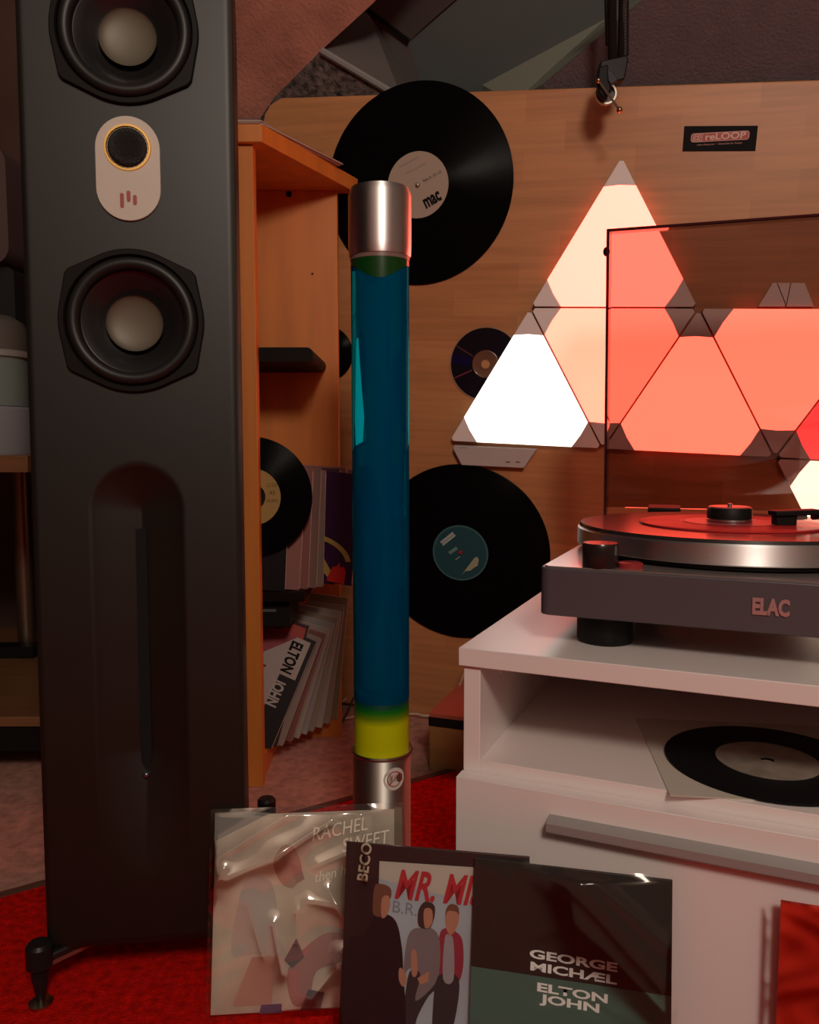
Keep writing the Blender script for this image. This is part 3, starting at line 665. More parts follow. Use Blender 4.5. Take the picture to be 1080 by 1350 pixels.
dr = B(-.001, CW + .001, -.017, -.0008, .012, .2045).build('drawer', lam, cab, bevel=.0008)
MB().prism_pts([(.084, -.017, .174), (.084, -.028, .174), (.084, -.030, .176), (.084, -.030, .183), (.084, -.017, .1859)],
               [(CW - .06, -.017, .174), (CW - .06, -.028, .174), (CW - .06, -.030, .176), (CW - .06, -.030, .183), (CW - .06, -.017, .1859)]).build('handle', mat('handle_grey', (.34, .32, .31), .4, .3), dr, smooth=0)
MB().lathe([(.0001, -.003), (.003, -.003), (.003, 0)], 12, Matrix.Translation((.0157, .06, .283)) @ Matrix.Rotation(math.radians(90), 4, 'Z'), axis='y').build('shelf_pin', mat('pin_white', (.7, .66, .62), .4), cab)
# record and paper sleeve inside
CF = cab.matrix_world
ppx = CF.inverted() @ at_z(1012, 1004, .218)
psl = thing('paper_sleeve', 'white paper inner sleeve under the single in the cabinet', 'paper sleeve', CF @ Matrix.Translation((ppx.x - .01, ppx.y + .01, .216)) @ Matrix.Rotation(math.radians(16), 4, 'Z'))
B(-.092, .092, -.092, .092, 0, .0012).build('paper', mat('paper_white', (.50, .45, .38), .6), psl)
rc = thing('vinyl_single', 'black seven-inch single with pale label lying in the white cabinet', 'record', CF @ Matrix.Translation((ppx.x, ppx.y, .2174)))
MB().lathe([(.0055, 0), (.0875, 0), (.0875, .0018), (.045, .0018), (.0055, .0018)], 72, cap=False, closed=True).build('disc', black_vz, rc)
MB().lathe([(.0056, .0019), (.0435, .0019), (.0435, .0024), (.0056, .0024)], 48, cap=False, closed=True).build('label', mat('label_grey', (.24, .20, .16), .6, noise=(40, .3, (1, 1, 1))), rc)
pts = [CF @ Vector((.20 + .012 * k, CD - .03, .285 + .004 * math.sin(k * 1.3))) for k in range(8)]
tag(MB().tube(pts, .0018, 6).build('cable_end', matte_black), 'short black cable end hanging at the back of the cabinet compartment', 'cable')

# ================================================================== TURNTABLE
tt0 = at_z(711, 749, .389)
tt = thing('turntable', 'dark grey turntable with open smoked lid on the white cabinet', 'turntable', yawed((tt0.x, tt0.y, CH), YAW))
PW, PD = .47, .36
h0, h1 = .029, .072
MB().rbox(0, PW, 0, PD, h0, h1, .010, 'z', 5).build('plinth', mat('plinth_grey', (.10, .085, .095), .42, .25), tt, bevel=.0012)
MB().rbox(.003, PW - .003, .003, PD - .003, h1, h1 + .0012, .008, 'z', 5).build('top_plate', mat('plinth_top', (.45, .36, .34), .22, .7), tt)
for x_, y_ in ((.052, .045), (PW - .052, .045), (.052, PD - .045), (PW - .052, PD - .045)):
    MB().lathe([(.024, 0), (.026, .003), (.026, .024), (.030, h0)], 32, Matrix.Translation((x_, y_, 0))).build('foot', matte_black, tt)
pc = Vector((.152, .172, 0)); T = Matrix.Translation(pc)
PRr, pz = .150, h1 + .026
MB().lathe([(.135, h1 + .0015), (.144, h1 + .003), (.144, h1 + .007)], 96, T).build('sub_platter', matte_black, tt)
pl = MB().lathe([(.144, h1 + .007), (PRr - .001, h1 + .007), (PRr, h1 + .008), (PRr, pz - .002), (PRr - .002, pz)], 128, T).build('platter', brushed('platter_alu', (.85, .83, .82), .50, .92), tt)
MB().lathe([(.0001, pz), (PRr - .0015, pz), (PRr - .003, pz + .003), (.0001, pz + .003)], 128, T, cap=False).build('platter_mat', mat('mat_black', (.02, .017, .017), .18), pl)
# controls
kx = CF.inverted() @ at_z(789, 752, CH + h1); tk = tt.matrix_world.inverted() @ at_z(788, 751, CH + h1)
MB().lathe([(.0152, 0), (.0158, .001), (.0158, .019), (.0148, .0215), (.0001, .0215)], 40, Matrix.Translation((tk.x, tk.y + .012, h1 + .001))).build('speed_knob', mat('knob_black', (.02, .012, .012), .22), tt)
tk2 = tt.matrix_world.inverted() @ at_z(829, 752, CH + h1)
MB().lathe([(.011, 0), (.011, .004), (.009, .0052), (.0001, .0052)], 28, Matrix.Translation((tk2.x, tk2.y + .010, h1 + .001))).build('push_button', mat('button_red', (.30, .03, .03), .25), tt)
text('lettering', 'ELAC', .0178, mat('chrome_letter', (.75, .70, .70), .25, .8), tt, .190, h0 + .0215, -.0012, 0, .66, bold=.0009)
# tonearm
ab = MB().lathe([(.034, h1 + .001), (.034, h1 + .012), (.020, h1 + .014), (.018, h1 + .040), (.0001, h1 + .041)], 36, Matrix.Translation((.405, .255, 0))).build('tonearm_base', satin_black, tt)
hs = pc + Vector((.048, -.012, pz + .0135))
pv = Vector((.405, .255, h1 + .046))
MB().tube([pv + (pv - hs).normalized() * .05, pv, pv.lerp(hs, .5) + Vector((0, 0, .002)), hs + (pv - hs).normalized() * .03], .0045, 12).build('arm_tube', satin_black, tt)
dv = (hs - pv).normalized(); Th = frame(hs, dv, Vector((0, 0, 1)))
MB().box(-.035, .010, -.009, .009, .001, .006, Th).box(-.012, .008, -.006, .006, -.009, .001, Th).build('headshell', matte_black, tt, bevel=.001)
MB().box(-.022, -.012, -.006, -.004, -.003, .002, Th).box(-.022, -.012, .004, .006, -.003, .002, Th).box(-.022, -.012, -.0015, .0005, -.004, .001, Th).build('cartridge_pin', mat('pin_steel', (.7, .6, .55), .3, 1), tt)
MB().lathe([(.016, -.03), (.018, -.028), (.018, .0), (.016, .002)], 24, Th @ Matrix.Translation((-(pv - hs).length - .03, 0, 0)) @ Matrix.Rotation(math.radians(90), 4, 'Y')).build('counterweight', satin_black, tt)
# red single on the platter (a thing of its own) and clamp
rs_ = thing('vinyl_single', 'translucent red seven-inch single playing on the turntable platter', 'record', tt.matrix_world @ Matrix.Translation((pc.x, pc.y, pz + .0032)))
rm = vinyl('red_vinyl', (.55, .03, .03), 'Z', .2, 200)
MB().lathe([(.005, 0), (.0880, 0), (.0880, .0016), (.060, .0019), (.005, .0019)], 80, cap=False, closed=True).build('disc', rm, rs_)
MB().lathe([(.005, .002), (.044, .002), (.044, .0025), (.005, .0025)], 48, cap=False, closed=True).build('label', mat('label_red', (.42, .06, .06), .35), rs_)
MB().lathe([(.0455, .0019), (.0475, .0019), (.0475, .0022), (.0455, .0022)], 64, cap=False, closed=True).build('runout_groove', mat('runout_dark', (.12, .01, .01), .3), rs_)
cl = thing('record_clamp', 'black puck-shaped record clamp with reddish top on the red single', 'record clamp', tt.matrix_world @ Matrix.Translation((pc.x, pc.y, pz + .0058)))
MB().lathe([(.0205, 0), (.0215, .001), (.0215, .0125), (.0205, .0140)], 40).build('body', matte_black, cl)
MB().lathe([(.0216, .0005), (.0219, .0008), (.0219, .0028), (.0216, .003)], 40, cap=False, closed=True).build('ring', alu, cl)
MB().lathe([(.0205, .0140), (.0195, .0152), (.0040, .0150), (.0001, .0150)], 40).build('cap', mat('clamp_top', (.35, .12, .11), .25, .4), cl)
MB().lathe([(.0022, .0150), (.0022, .0180), (.0001, .0184)], 12).build('spindle_tip', alu, cl)
# lid
def smoked():
    m = bpy.data.materials.new('smoked_acrylic'); m.use_nodes = True; nt = m.node_tree; nt.nodes.clear(); MATS['smoked_acrylic'] = m
    out = nt.nodes.new('ShaderNodeOutputMaterial'); mx = nt.nodes.new('ShaderNodeMixShader')
    tr = nt.nodes.new('ShaderNodeBsdfTransparent'); tr.inputs[0].default_value = (.68, .58, .56, 1)
    gl = nt.nodes.new('ShaderNodeBsdfGlossy'); gl.inputs['Roughness'].default_value = .03
    fr = nt.nodes.new('ShaderNodeFresnel'); fr.inputs['IOR'].default_value = 1.3
    nt.links.new(fr.outputs[0], mx.inputs[0]); nt.links.new(tr.outputs[0], mx.inputs[1]); nt.links.new(gl.outputs[0], mx.inputs[2]); nt.links.new(mx.outputs[0], out.inputs[0])
    return m
acr = smoked(); acr_edge = mat('acrylic_edge', (.05, .008, .010), .2, trans=0)
TH = math.radians(79)
LT = Matrix.Translation((-.006, PD + .002, h1 + .010)) @ Matrix.Rotation(math.radians(7), 4, 'Z') @ Matrix.Rotation(-TH, 4, 'X') @ Matrix.Rotation(math.pi, 4, 'Z') @ Matrix.Translation((-PW, 0, 0))
# in lid space: x across (mirrored back), y from hinge to free edge, z from rim to top plate
LL, LDp, wl = .361, .068, .003
mir = lambda x: PW - x
lid = MB().box(mir(PW), mir(0), 0, LL, LDp - wl, LDp, LT).build('lid_plate', acr, tt, smooth=0); lid.name = 'lid'
B(mir(wl), mir(0), 0, LL, 0, LDp - wl, T=LT).build('lid_side', acr, lid, smooth=0)
B(mir(PW), mir(PW - wl), 0, LL, 0, LDp - wl, T=LT).build('lid_side', acr, lid, smooth=0)
B(mir(PW - wl), mir(wl), LL - wl, LL, 0, LDp - wl, T=LT).build('lid_front', acr, lid, smooth=0)
e = .0022
rim = MB()
rim.box(mir(e), mir(-.0003), 0, LL, -e, 0, LT); rim.box(mir(PW + .0003), mir(PW - e), 0, LL, -e, 0, LT); rim.box(mir(PW), mir(0), LL - e, LL + .0003, -e, 0, LT); rim.box(mir(PW), mir(0), 0, e, -e, 0, LT)
rim.build('lid_rim', acr_edge, lid, smooth=0)
ed_ = MB(); ed_.box(mir(.0018), mir(-.0002), 0, LL, LDp - .0016, LDp + .0004, LT); ed_.box(mir(PW), mir(0), LL - .0018, LL + .0004, LDp - .0016, LDp + .0004, LT)
ed_.build('lid_edge', acr_edge, lid, smooth=0)
MB().ball((0, 0, 0), .004).add([], []).build('x', matte_black).name = 'lid_bumper'
bmp = bpy.data.objects['lid_bumper']; bmp.parent = lid; bmp.location = LT @ Vector((mir(-.0005), LL * .93, .004)); bmp.scale = (1, 1, 1.4)
for x_ in (.075, PW - .075):
    B(mir(x_ + .020), mir(x_ - .020), -.004, .018, .001, .020, T=LT).build('hinge', matte_black, tt, bevel=.0015)
    B(x_ - .016, x_ + .016, PD - .004, PD + .010 + x_ * .12, h1 - .02, h1 + .018).build('hinge_bracket', matte_black, tt, bevel=.001)

# ================================================================== LAVA LAMP
lb0 = at_z(506, 1157, 0)
Y_L = .90
base = at_y(504.0, 1157, Y_L); top_px = at_y(519, 255, Y_L - .012)
axis = (top_px - Vector((base.x, base.y, 0))).normalized()
lamp = thing('lava_lamp', 'tall silver lava lamp with blue liquid and yellow wax', 'lamp', frame((base.x, base.y, 0), Vector((1, 0, 0)), axis))
steel = brushed('lamp_steel', (.88, .85, .77), .60, .93)
MB().lathe([(.0345, 0), (.0345, .004), (.0333, .006), (.0333, .148), (.0350, .150), (.0350, .1525), (.0325, .1525), (.0318, .146)], 64).build('base', steel, lamp)
MB().lathe([(.0350, .1495), (.0356, .151), (.0350, .1532), (.0336, .1532)], 64, cap=False, closed=True).build('base_rim', mat('rim_bright', (.75, .68, .62), .25, 1.0), lamp)
zw = .213
def wax_mat():
    m = mat('wax_yellow', (.34, .33, .003), .35); nt = m.node_tree; b = nt.nodes['Principled BSDF']; tc = nt.nodes['Texture Coordinate']
    sp_ = nt.nodes.new('ShaderNodeSeparateXYZ'); nt.links.new(tc.outputs['Object'], sp_.inputs[0])
    mr = nt.nodes.new('ShaderNodeMapRange'); mr.inputs[1].default_value = .180; mr.inputs[2].default_value = zw; nt.links.new(sp_.outputs['Z'], mr.inputs[0])
    rp = nt.nodes.new('ShaderNodeValToRGB'); e = rp.color_ramp.elements
    e[0].position = .22; e[0].color = (.60, .60, .001, 1); e[1].position = 1.0; e[1].color = (.0, .045, .06, 1)
    k = e.new(.48); k.color = (.16, .25, .003, 1); k = e.new(.68); k.color = (.01, .18, .006, 1); k = e.new(.88); k.color = (.002, .065, .03, 1)
    nt.links.new(mr.outputs[0], rp.inputs[0]); nt.links.new(rp.outputs[0], b.inputs['Base Color']); return m
MB().lathe([(.0305, .147), (.0314, .150)] + [(.0314, .150 + k * (zw - .151) / 8) for k in range(1, 9)] + [(.0295, zw + .003), (.023, zw + .006), (.0001, zw + .008)], 64).build('wax', wax_mat(), lamp)
def liquid_mat():
    m = bpy.data.materials.new('blue_liquid'); m.use_nodes = True; nt = m.node_tree; nt.nodes.clear(); MATS['blue_liquid'] = m
    out = nt.nodes.new('ShaderNodeOutputMaterial'); mx = nt.nodes.new('ShaderNodeMixShader'); mx.inputs[0].default_value = .165
    g = nt.nodes.new('ShaderNodeBsdfGlass'); g.inputs['Color'].default_value = (.02, .34, .36, 1); g.inputs['IOR'].default_value = 1.36; g.inputs['Roughness'].default_value = .01
    d = nt.nodes.new('ShaderNodeBsdfDiffuse'); d.inputs['Color'].default_value = (.0, .30, .72, 1)
    nt.links.new(g.outputs[0], mx.inputs[1]); nt.links.new(d.outputs[0], mx.inputs[2]); nt.links.new(mx.outputs[0], out.inputs[0]); return m
liq = liquid_mat()
MB().lathe([(.0001, zw), (.0316, zw), (.0316, .7035), (.0001, .7035)], 96, cap=False).build('liquid', liq, lamp)
vs, fs = [], []
for k in range(64):
    a = 2 * math.pi * k / 64; dip = max(0.0, math.cos(a + math.pi / 2)) ** 3 * .016
    vs += [(.0319 * math.cos(a), .0319 * math.sin(a), .7035), (.0319 * math.cos(a), .0319 * math.sin(a), .690 - dip)]
for k in range(64): fs.append((2 * k, 2 * k + 1, 2 * ((k + 1) % 64) + 1, 2 * ((k + 1) % 64)))
MB().add(vs, fs).build('wax_cap', mat('wax_green', (.004, .045, .006), .2), lamp)
MB().lathe([(.0330, .7005), (.0336, .702), (.0340, .712), (.0340, .764), (.0325, .768), (.0312, .7715), (.0001, .7715)], 64).build('cap', brushed('cap_silver', (.86, .84, .82), .42, .78), lamp)
MB().lathe([(.0322, .696), (.0322, .7038), (.0001, .7038), (.0001, .7032), (.0316, .7032), (.0316, .696)], 64, cap=False).build('neck_seal', mat('seal_brown', (.2, .12, .10), .3), lamp)
# warning sticker wrapped on the base
Tst = Matrix.Rotation(math.radians(27), 4, 'Z') @ Matrix.Translation((0, -.0335, .128))
def wrapped(prof_r0, prof_r1, off, m, name, par):
    n = 40; vs = []; fs = []
    R_ = .0333 + off; a0 = math.radians(-90 + 27)
    for k in range(n):
        a = 2 * math.pi * k / n
        for r in (prof_r0, prof_r1):
            u, z = r * math.cos(a), .128 + r * math.sin(a); th = a0 + u / R_
            vs.append((R_ * math.cos(th), R_ * math.sin(th), z))
    for k in range(n): fs.append((2 * k, 2 * ((k + 1) % n), 2 * ((k + 1) % n) + 1, 2 * k + 1))
    return MB().add(vs, fs).build(name, m, par, smooth=0)
stk = wrapped(.0001, .0130, .0003, mat('sticker_white', (.72, .66, .60), .5), 'warning_sticker', lamp)
wrapped(.0078, .0090, .0006, mat('sticker_red', (.45, .06, .03), .5), 'red_circle', stk)
def wrapped_bar(u0, z0, u1, z1, wd, m, name):
    R_ = .0333 + .0006; a0 = math.radians(-90 + 27); d = Vector((u1 - u0, z1 - z0)).normalized(); n = Vector((-d.y, d.x)) * wd / 2
    vs = []
    for k in range(5):
        p = Vector((u0, z0)).lerp(Vector((u1, z1)), k / 4)
        for q in (p - n, p + n): th = a0 + q.x / R_; vs.append((R_ * math.cos(th), R_ * math.sin(th), .128 + q.y))
    return MB().add(vs, [(2 * k, 2 * k + 1, 2 * k + 3, 2 * k + 2) for k in range(4)]).build(name, m, stk, smooth=0)
wrapped_bar(-.0058, -.0058, .0058, .0058, .0012, MATS['sticker_red'], 'red_slash')
for u, z in ((-.003, .003), (-.0005, .003), (.002, .003), (.0005, -.002)): wrapped_bar(u, z - .0015, u, z + .002, .0008, MATS['sticker_red'], 'hand_mark')

# ================================================================== WOODEN BOX AND CABLES BEHIND THE CABINET
wx = at_z(566, 1016, -.006)
wbx = thing('wooden_box', 'small wooden box with black band between lamp and white cabinet', 'box', yawed((wx.x, wx.y, -.006), -20))
B(0, .20, 0, .16, 0, .072).build('body', mat('box_wood', (.30, .15, .045), .6, noise=(8, .2, (1, 6, 6))), wbx, bevel=.001)
B(-.001, .201, -.001, .161, .072, .086).build('band', matte_black, wbx)
B(0, .20, 0, .16, .086, .092).build('lid', mat('box_lit_red', (.40, .09, .05), .5), wbx)  # red light falling on the box top is put into its colour
def cable(name, pts, r, m, label):
    P = [Vector(p) for p in pts]; out = []
    for i in range(len(P) - 1):
        a, b, c, d = P[max(i - 1, 0)], P[i], P[i + 1], P[min(i + 2, len(P) - 1)]
        for k in range(6):
            t = k / 6; out.append(.5 * ((2 * b) + (c - a) * t + (2 * a - 5 * b + 4 * c - d) * t * t + (3 * b - a - 3 * c + d) * t ** 3))
    out.append(P[-1]); return tag(MB().tube(out, r, 6).build(name, m), label, 'cable')
wc = mat('cable_cream', (.62, .48, .38), .5)
fz = .001
def fl(px, py, z=0.0): return at_z(px, py, z)
cable('power_cable', [fl(455, 947, .0), fl(490, 942, 0), fl(545, 941, .004), fl(556, 943, .004), fl(568, 944, .004), fl(580, 946, .004)], .0018, wc, 'cream cable running over the floor from lamp to wooden box')
cable('signal_cable', [at_y(601, 917, 1.36), at_y(606, 903, 1.35), at_y(612, 888, 1.34), at_y(622, 862, 1.33)], .0016, wc, 'thin cream cable hanging down beside the white cabinet')
dk = mat('cable_dark', (.05, .035, .03), .5)
cable('power_cable', [fl(447, 960), fl(462, 930, .01), fl(470, 905, .02), fl(456, 896, .03), fl(466, 893, .04), fl(485, 905, .03)], .0022, dk, 'dark cable tangle on the floor just left of the lamp')
cable('signal_cable', [fl(452, 925, .01), fl(462, 918, .012), fl(480, 925, .01), fl(500, 935, .005)], .0018, wc, 'pale cable curling out of the tangle behind the lamp')

# ================================================================== SINGLES IN PLASTIC SLEEVES AT THE FRONT
def film_fn(w_, h_, folds, y0, jit, sd):
    rnd = random.Random(sd); ph = [rnd.uniform(0, 6.28) for _ in range(10)]
    def fn(i, j):
        x, z = i * w_, j * h_
        y = 0
        for (ax, az, bx_, bz_, wd, am) in folds:
            a = Vector((ax * w_, az * h_)); b = Vector((bx_ * w_, bz_ * h_)); p = Vector((x, z)); d = b - a
            t = max(0, min(1, (p - a).dot(d) / d.dot(d))); q = (p - (a + d * t)).length
            y += am * math.exp(-q / wd)
        y += jit * (math.sin(x * 71 + ph[0] + 3 * math.sin(z * 33 + ph[1])) * math.sin(z * 57 + ph[2] + 2 * math.sin(x * 41 + ph[3])) + .5 * math.sin(x * 160 + ph[4] + 4 * math.sin(z * 60 + ph[5])) * math.sin(z * 140 + ph[6]))
        ed = min(i, 1 - i, j, 1 - j); y *= min(1, ed / .04)
        y += jit * .5 * math.sin(z * 500 + ph[7]) * math.exp(-(min(i, 1 - i) / .012) ** 2) + jit * .5 * math.sin(x * 420 + ph[8]) * math.exp(-(min(1 - j, 1) / .012) ** 2)
        return (x, -y0 - y, z)
    return fn
def single(TLp, TRp, BLp, zt, size, m, label, margin=(.004, .004, .004, .006)):
    TL, TR = at_z(*TLp, zt), at_z(*TRp, zt); BL = at_z(*BLp, .002)
    xd = (TR - TL); W_ = xd.length; up = TL - BL; M = frame(BL, xd, up); H_ = up.length
    t = thing('single_sleeve', label, 'record sleeve', M)
    mL, mR, mB, mT = margin
    B(mL, W_ - mR, 0, .003, mB, H_ - mT).build('cover', m, t, bevel=.0004)
    return t, W_, H_
fm = film('clear_film', .15, .11)
# left: silvery cover
silver = mat('cover_silver', (.62, .54, .44), .42, .2, noise=(11, .42, (1, 1, 1)))
t, W_, H_ = single((270, 1067), (525, 1058), (271, 1346), .168, .175, silver, 'silvery pop single in crinkled clear sleeve, leftmost in the front row')
def pp(u, v): return (u * W_, v * H_)
def rounded(pts):
    if len(pts) < 5: return pts
    out = []; n = len(pts)
    for i in range(n):
        a, b, c, d = [Vector(pts[(i + k) % n]) for k in (-1, 0, 1, 2)]
        for k in range(4):
            t_ = k / 4; q = .5 * ((2 * b) + (c - a) * t_ + (2 * a - 5 * b + 4 * c - d) * t_ * t_ + (3 * b - a - 3 * c + d) * t_ ** 3)
            out.append((max(.02, min(.98, q.x)), max(.02, min(.98, q.y))))
    return out
def printed(pts, m, name, par, y=-.0004):
    pts = rounded(pts) if not name.endswith(('sky', 'wall')) else pts
    return MB().plate([pp(*p) for p in pts], y - .0002, y + .0001).build(name, m, par, smooth=0)
cv = [c for c in t.children if c.name.startswith('cover')][0]
g1 = mat('print_pale', (.50, .44, .39), .6); g2 = mat('print_skin', (.46, .28, .22), .6); g3 = mat('print_blush', (.42, .22, .20), .6); g4 = mat('print_slate', (.13, .13, .14), .6); g5 = mat('print_blue', (.07, .08, .16), .6)
gd = mat('print_grey', (.22, .21, .19), .6)
printed([(.02, .84), (.30, .97), (.20, .98), (.02, .98)], gd, 'printed_shade', cv)
printed([(.12, .30), (.15, .55), (.20, .66), (.30, .64), (.34, .52), (.33, .40), (.38, .30), (.32, .28), (.22, .30)], g1, 'printed_dress', cv, -.0005)
printed([(.32, .72), (.36, .80), (.42, .80), (.46, .72), (.46, .66), (.42, .60), (.36, .63)], g2, 'printed_face', cv, -.0006)
printed([(.40, .72), (.46, .70), (.48, .64), (.44, .62)], g3, 'printed_cheek', cv, -.0007)
printed([(.22, .28), (.34, .28), (.32, .06), (.13, .06)], g2, 'printed_legs', cv, -.0005)
printed([(.40, .22), (.52, .34), (.62, .38), (.70, .34), (.66, .24), (.54, .20), (.50, .06), (.42, .06)], g3, 'printed_figure', cv, -.0006)
printed([(.44, .36), (.48, .27), (.42, .22), (.38, .26)], g4, 'printed_bag', cv, -.0007)
printed([(.26, .02), (.37, .02), (.37, .06), (.27, .06)], g5, 'printed_shoe', cv, -.0007)
printed([(.46, .02), (.56, .02), (.58, .10), (.50, .12)], g4, 'printed_shoe', cv, -.0007)
printed([(.93, .02), (.985, .02), (.985, .975), (.945, .975)], mat('print_brown', (.20, .14, .10), .6), 'printed_edge', cv, -.0005)
wi = mat('silver_ink', (.95, .88, .74), .5)
text('lettering', 'RACHEL', .0165, wi, cv, .655 * W_, .875 * H_, -.0016, 9, .85, shear=.3)
text('lettering', 'SWEET', .0165, wi, cv, .665 * W_, .790 * H_, -.0016, 9, .85, shear=.3, align='LEFT')
text('lettering', 'then he kissed me', .0125, wi, cv, .525 * W_, .640 * H_, -.0016, 12, .9, shear=.35, align='LEFT')
text('lettering', 'be my baby', .0125, wi, cv, .70 * W_, .632 * H_, -.0016, 12, .9, shear=.35, align='LEFT')
folds = [(.04, .76, .42, .98, .012, 0.0066), (.10, .68, .34, .77, .012, 0.0066), (.34, .77, .62, .93, .012, 0.0076), (.76, .75, .77, .95, .010, 0.0057), (.52, .10, .66, .26, .014, 0.0076), (.66, .26, .98, .34, .012, 0.0057),
         (.74, .08, .68, .24, .008, 0.0049), (.33, .45, .38, .22, .010, 0.0057), (.50, .55, .95, .46, .012, 0.0049), (.02, .62, .08, .72, .008, 0.0046), (.45, .50, .44, .36, .009, 0.0046), (.55, .72, .75, .79, .012, 0.0046), (.20, .55, .28, .30, .016, 0.0038), (.60, .60, .70, .42, .010, 0.0042)]
MB().grid(180, 190, film_fn(W_, H_, folds, .0020, .00022, 3)).build('plastic_sleeve', fm, t, smooth=80)

# middle: dark cover with band picture
t, W_, H_ = single((474, 1103), (730, 1124), (442, 1370), .166, .170, mat('cover_dark', (.026, .018, .018), .45), 'dark single with band photo and red brush lettering in clear sleeve')
cv = [c for c in t.children if c.name.startswith('cover')][0]
sky = mat('print_sky', (.36, .40, .44), .6, noise=(12, .12, (1, 1, 1)))
printed([(.03, .03), (.985, .03), (.985, .06), (.03, .06)], mat('print_black2', (.012, .01, .012), .5), 'printed_base', cv, -.0003)
printed([(.205, .885), (.985, .90), (.985, .03), (.205, .03)], sky, 'printed_sky', cv, -.0004)
wood = mat('print_wood', (.46, .42, .36), .6)
printed([(.205, .885), (.985, .90), (.985, .70), (.52, .75), (.205, .80)], wood, 'printed_wall', cv, -.0005)
blk = mat('print_blackcoat', (.014, .010, .012), .5); skin = mat('print_skin2', (.42, .20, .13), .6); hair = mat('print_hair', (.17, .07, .04), .6); hair2 = mat('print_hair2', (.045, .025, .02), .6)
shirt = mat('print_shirt', (.20, .16, .17), .6); tro = mat('print_trousers', (.035, .028, .03), .6); jk = mat('print_jacket', (.28, .03, .05), .6); shirt2 = mat('print_shirt2', (.30, .27, .29), .6)
# figure one, dark coat
printed([(0.030, 0.030), (0.344, 0.030), (0.344, 0.380), (0.327, 0.520), (0.300, 0.600), (0.249, 0.630), (0.181, 0.610), (0.140, 0.520), (0.040, 0.460)], blk, 'printed_coat', cv, -.0008)
printed([(0.177, 0.650), (0.184, 0.760), (0.222, 0.775), (0.266, 0.760), (0.273, 0.720), (0.256, 0.690), (0.228, 0.620), (0.188, 0.620)], hair, 'printed_hair', cv, -.0010)
printed([(0.225, 0.705), (0.259, 0.720), (0.268, 0.675), (0.252, 0.625), (0.225, 0.615)], skin, 'printed_face', cv, -.0012)
printed([(0.327, 0.380), (0.358, 0.360), (0.361, 0.305), (0.341, 0.295), (0.324, 0.330)], skin, 'printed_hand', cv, -.0012)
# figure two, seated in grey shirt
printed([(0.412, 0.230), (0.435, 0.360), (0.375, 0.380), (0.345, 0.330), (0.360, 0.510), (0.390, 0.570), (0.443, 0.580), (0.495, 0.580), (0.529, 0.530), (0.532, 0.400), (0.510, 0.320)], shirt, 'printed_shirt', cv, -.0008)
printed([(0.345, 0.030), (0.405, 0.030), (0.420, 0.140), (0.480, 0.260), (0.540, 0.320), (0.495, 0.380), (0.390, 0.380), (0.360, 0.260)], tro, 'printed_trousers', cv, -.0007)
printed([(0.420, 0.590), (0.416, 0.660), (0.443, 0.705), (0.484, 0.705), (0.502, 0.680), (0.495, 0.620), (0.472, 0.580)], hair2, 'printed_hair', cv, -.0010)
printed([(0.446, 0.670), (0.484, 0.675), (0.491, 0.620), (0.472, 0.585), (0.450, 0.590)], skin, 'printed_face', cv, -.0012)
printed([(0.386, 0.460), (0.409, 0.470), (0.420, 0.380), (0.409, 0.345), (0.390, 0.360)], skin, 'printed_arm', cv, -.0012)
printed([(0.420, 0.340), (0.480, 0.380), (0.476, 0.330), (0.435, 0.310)], skin, 'printed_hand', cv, -.0012)
# figure three, red jacket
printed([(0.517, 0.320), (0.525, 0.540), (0.555, 0.590), (0.607, 0.580), (0.645, 0.540), (0.652, 0.420), (0.630, 0.340), (0.585, 0.320)], jk, 'printed_jacket', cv, -.00075)
printed([(0.551, 0.350), (0.555, 0.540), (0.577, 0.560), (0.600, 0.530), (0.604, 0.350)], shirt2, 'printed_shirt', cv, -.0010)
printed([(0.510, 0.050), (0.562, 0.030), (0.615, 0.160), (0.630, 0.360), (0.525, 0.360), (0.502, 0.180)], tro, 'printed_trousers', cv, -.0009)
printed([(0.555, 0.640), (0.562, 0.680), (0.585, 0.700), (0.615, 0.690), (0.626, 0.650), (0.615, 0.600), (0.585, 0.560), (0.562, 0.590)], skin, 'printed_face', cv, -.0010)
printed([(0.555, 0.650), (0.562, 0.690), (0.585, 0.710), (0.619, 0.700), (0.626, 0.660), (0.611, 0.675), (0.570, 0.675)], hair, 'printed_hair', cv, -.0012)
rl = mat('print_redlogo', (.42, .03, .04), .5)
text('lettering', 'MR. MISTER', .033, rl, cv, .285 * W_, .775 * H_, -.0015, 0, .66, shear=.35, align='LEFT', bold=.0008)
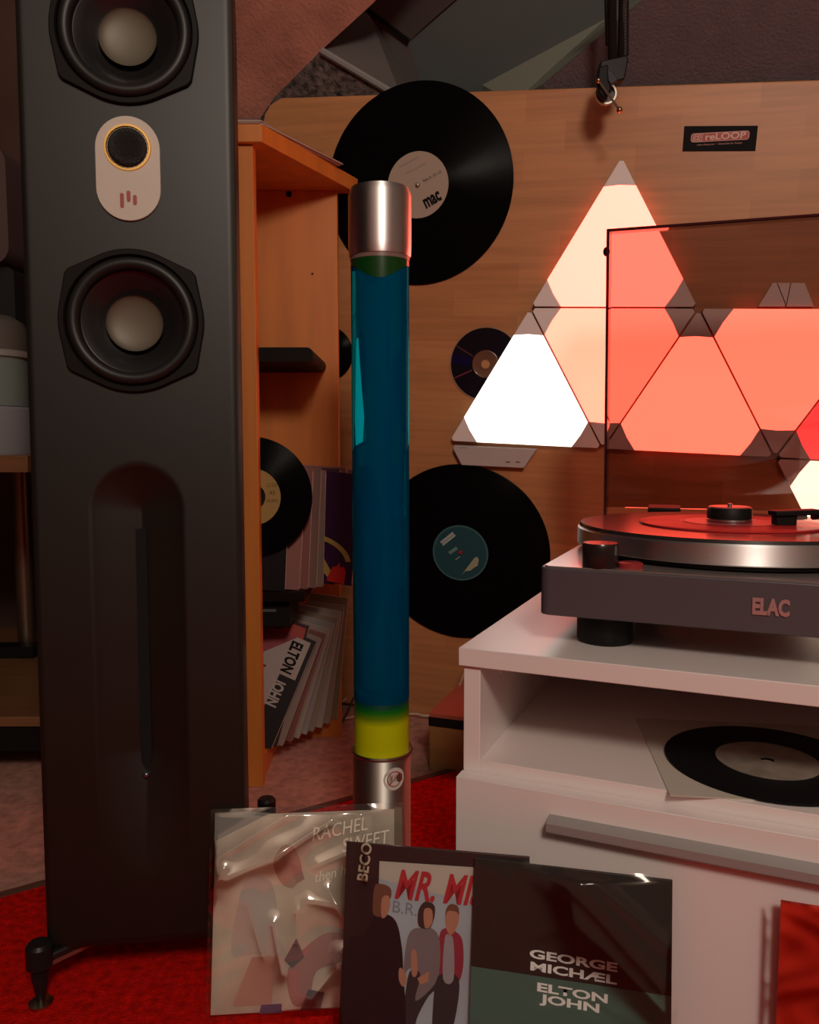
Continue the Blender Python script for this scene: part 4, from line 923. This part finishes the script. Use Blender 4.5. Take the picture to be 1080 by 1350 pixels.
text('lettering', 'BECO', .0125, mat('print_cream2', (.50, .42, .30), .6), cv, .130 * W_, .875 * H_, -.0012, 84, 1.0, bold=.0003)
text('lettering', 'B.R.', .014, mat('pencil_grey', (.20, .22, .25), .7), cv, .345 * W_, .665 * H_, -.0012, -4, 1)
folds = [(.14, .80, .14, .96, .004, .003), (.02, .1, .02, .9, .005, .002), (.1, .12, .5, .05, .02, .003)]
MB().grid(90, 90, film_fn(W_ + .001, H_ + .001, folds, .0018, .00035, 5)).build('plastic_sleeve', film('clear_film_soft', .004, .07, ior=1.36), t, smooth=80)

# right: black over teal cover
t, W_, H_ = single((637, 1128), (912, 1159), (612, 1402), .162, .172, mat('cover_black3', (.024, .020, .016), .45), 'black and teal single with white serif-free lettering, in front of the cabinet', margin=(.003, .004, .003, .003))
cv = [c for c in t.children if c.name.startswith('cover')][0]
printed([(.02, .02), (.975, .02), (.975, .455), (.02, .462)], mat('print_teal', (.07, .14, .11), .5), 'teal_field', cv, -.0004)
for s_, x_, z_, a in (('GEORGE', .515, .555, 0), ('MICH\u00c6L', .515, .497, 0), ('ELTON', .515, .405, 0), ('JOHN', .510, .355, 0)):
    text('lettering', s_, .0090, white_ink, cv, x_ * W_, z_ * H_, -.0009, -1.5, 1.95, bold=.0003)
folds = [(.52, .97, .98, .52, .020, 0.0096), (.60, .97, 1.0, .66, .012, 0.0064), (.55, .80, .97, .42, .018, 0.0064), (.52, .92, .58, .70, .014, 0.0048)]
MB().grid(100, 100, film_fn(W_, H_, folds, .0016, .00035, 9)).build('plastic_sleeve', film('clear_film_right', .006, .13, ior=1.36), t, smooth=80)
# far right: red cover
t, W_, H_ = single((1019, 1180), (1300, 1225), (1008, 1440), .162, .172, mat('cover_red', (.62, .035, .018), .35, noise=(16, .2, (1, 1, 1))), 'plain bright red single in clear sleeve at the right edge', margin=(.006, .004, .003, .004))
MB().grid(80, 80, film_fn(W_, H_, [(.03, .2, .02, .95, .004, .003), (.2, .3, .5, .9, .02, .002)], .0016, .0006, 11)).build('plastic_sleeve', MATS['clear_film_soft'], t, smooth=80)
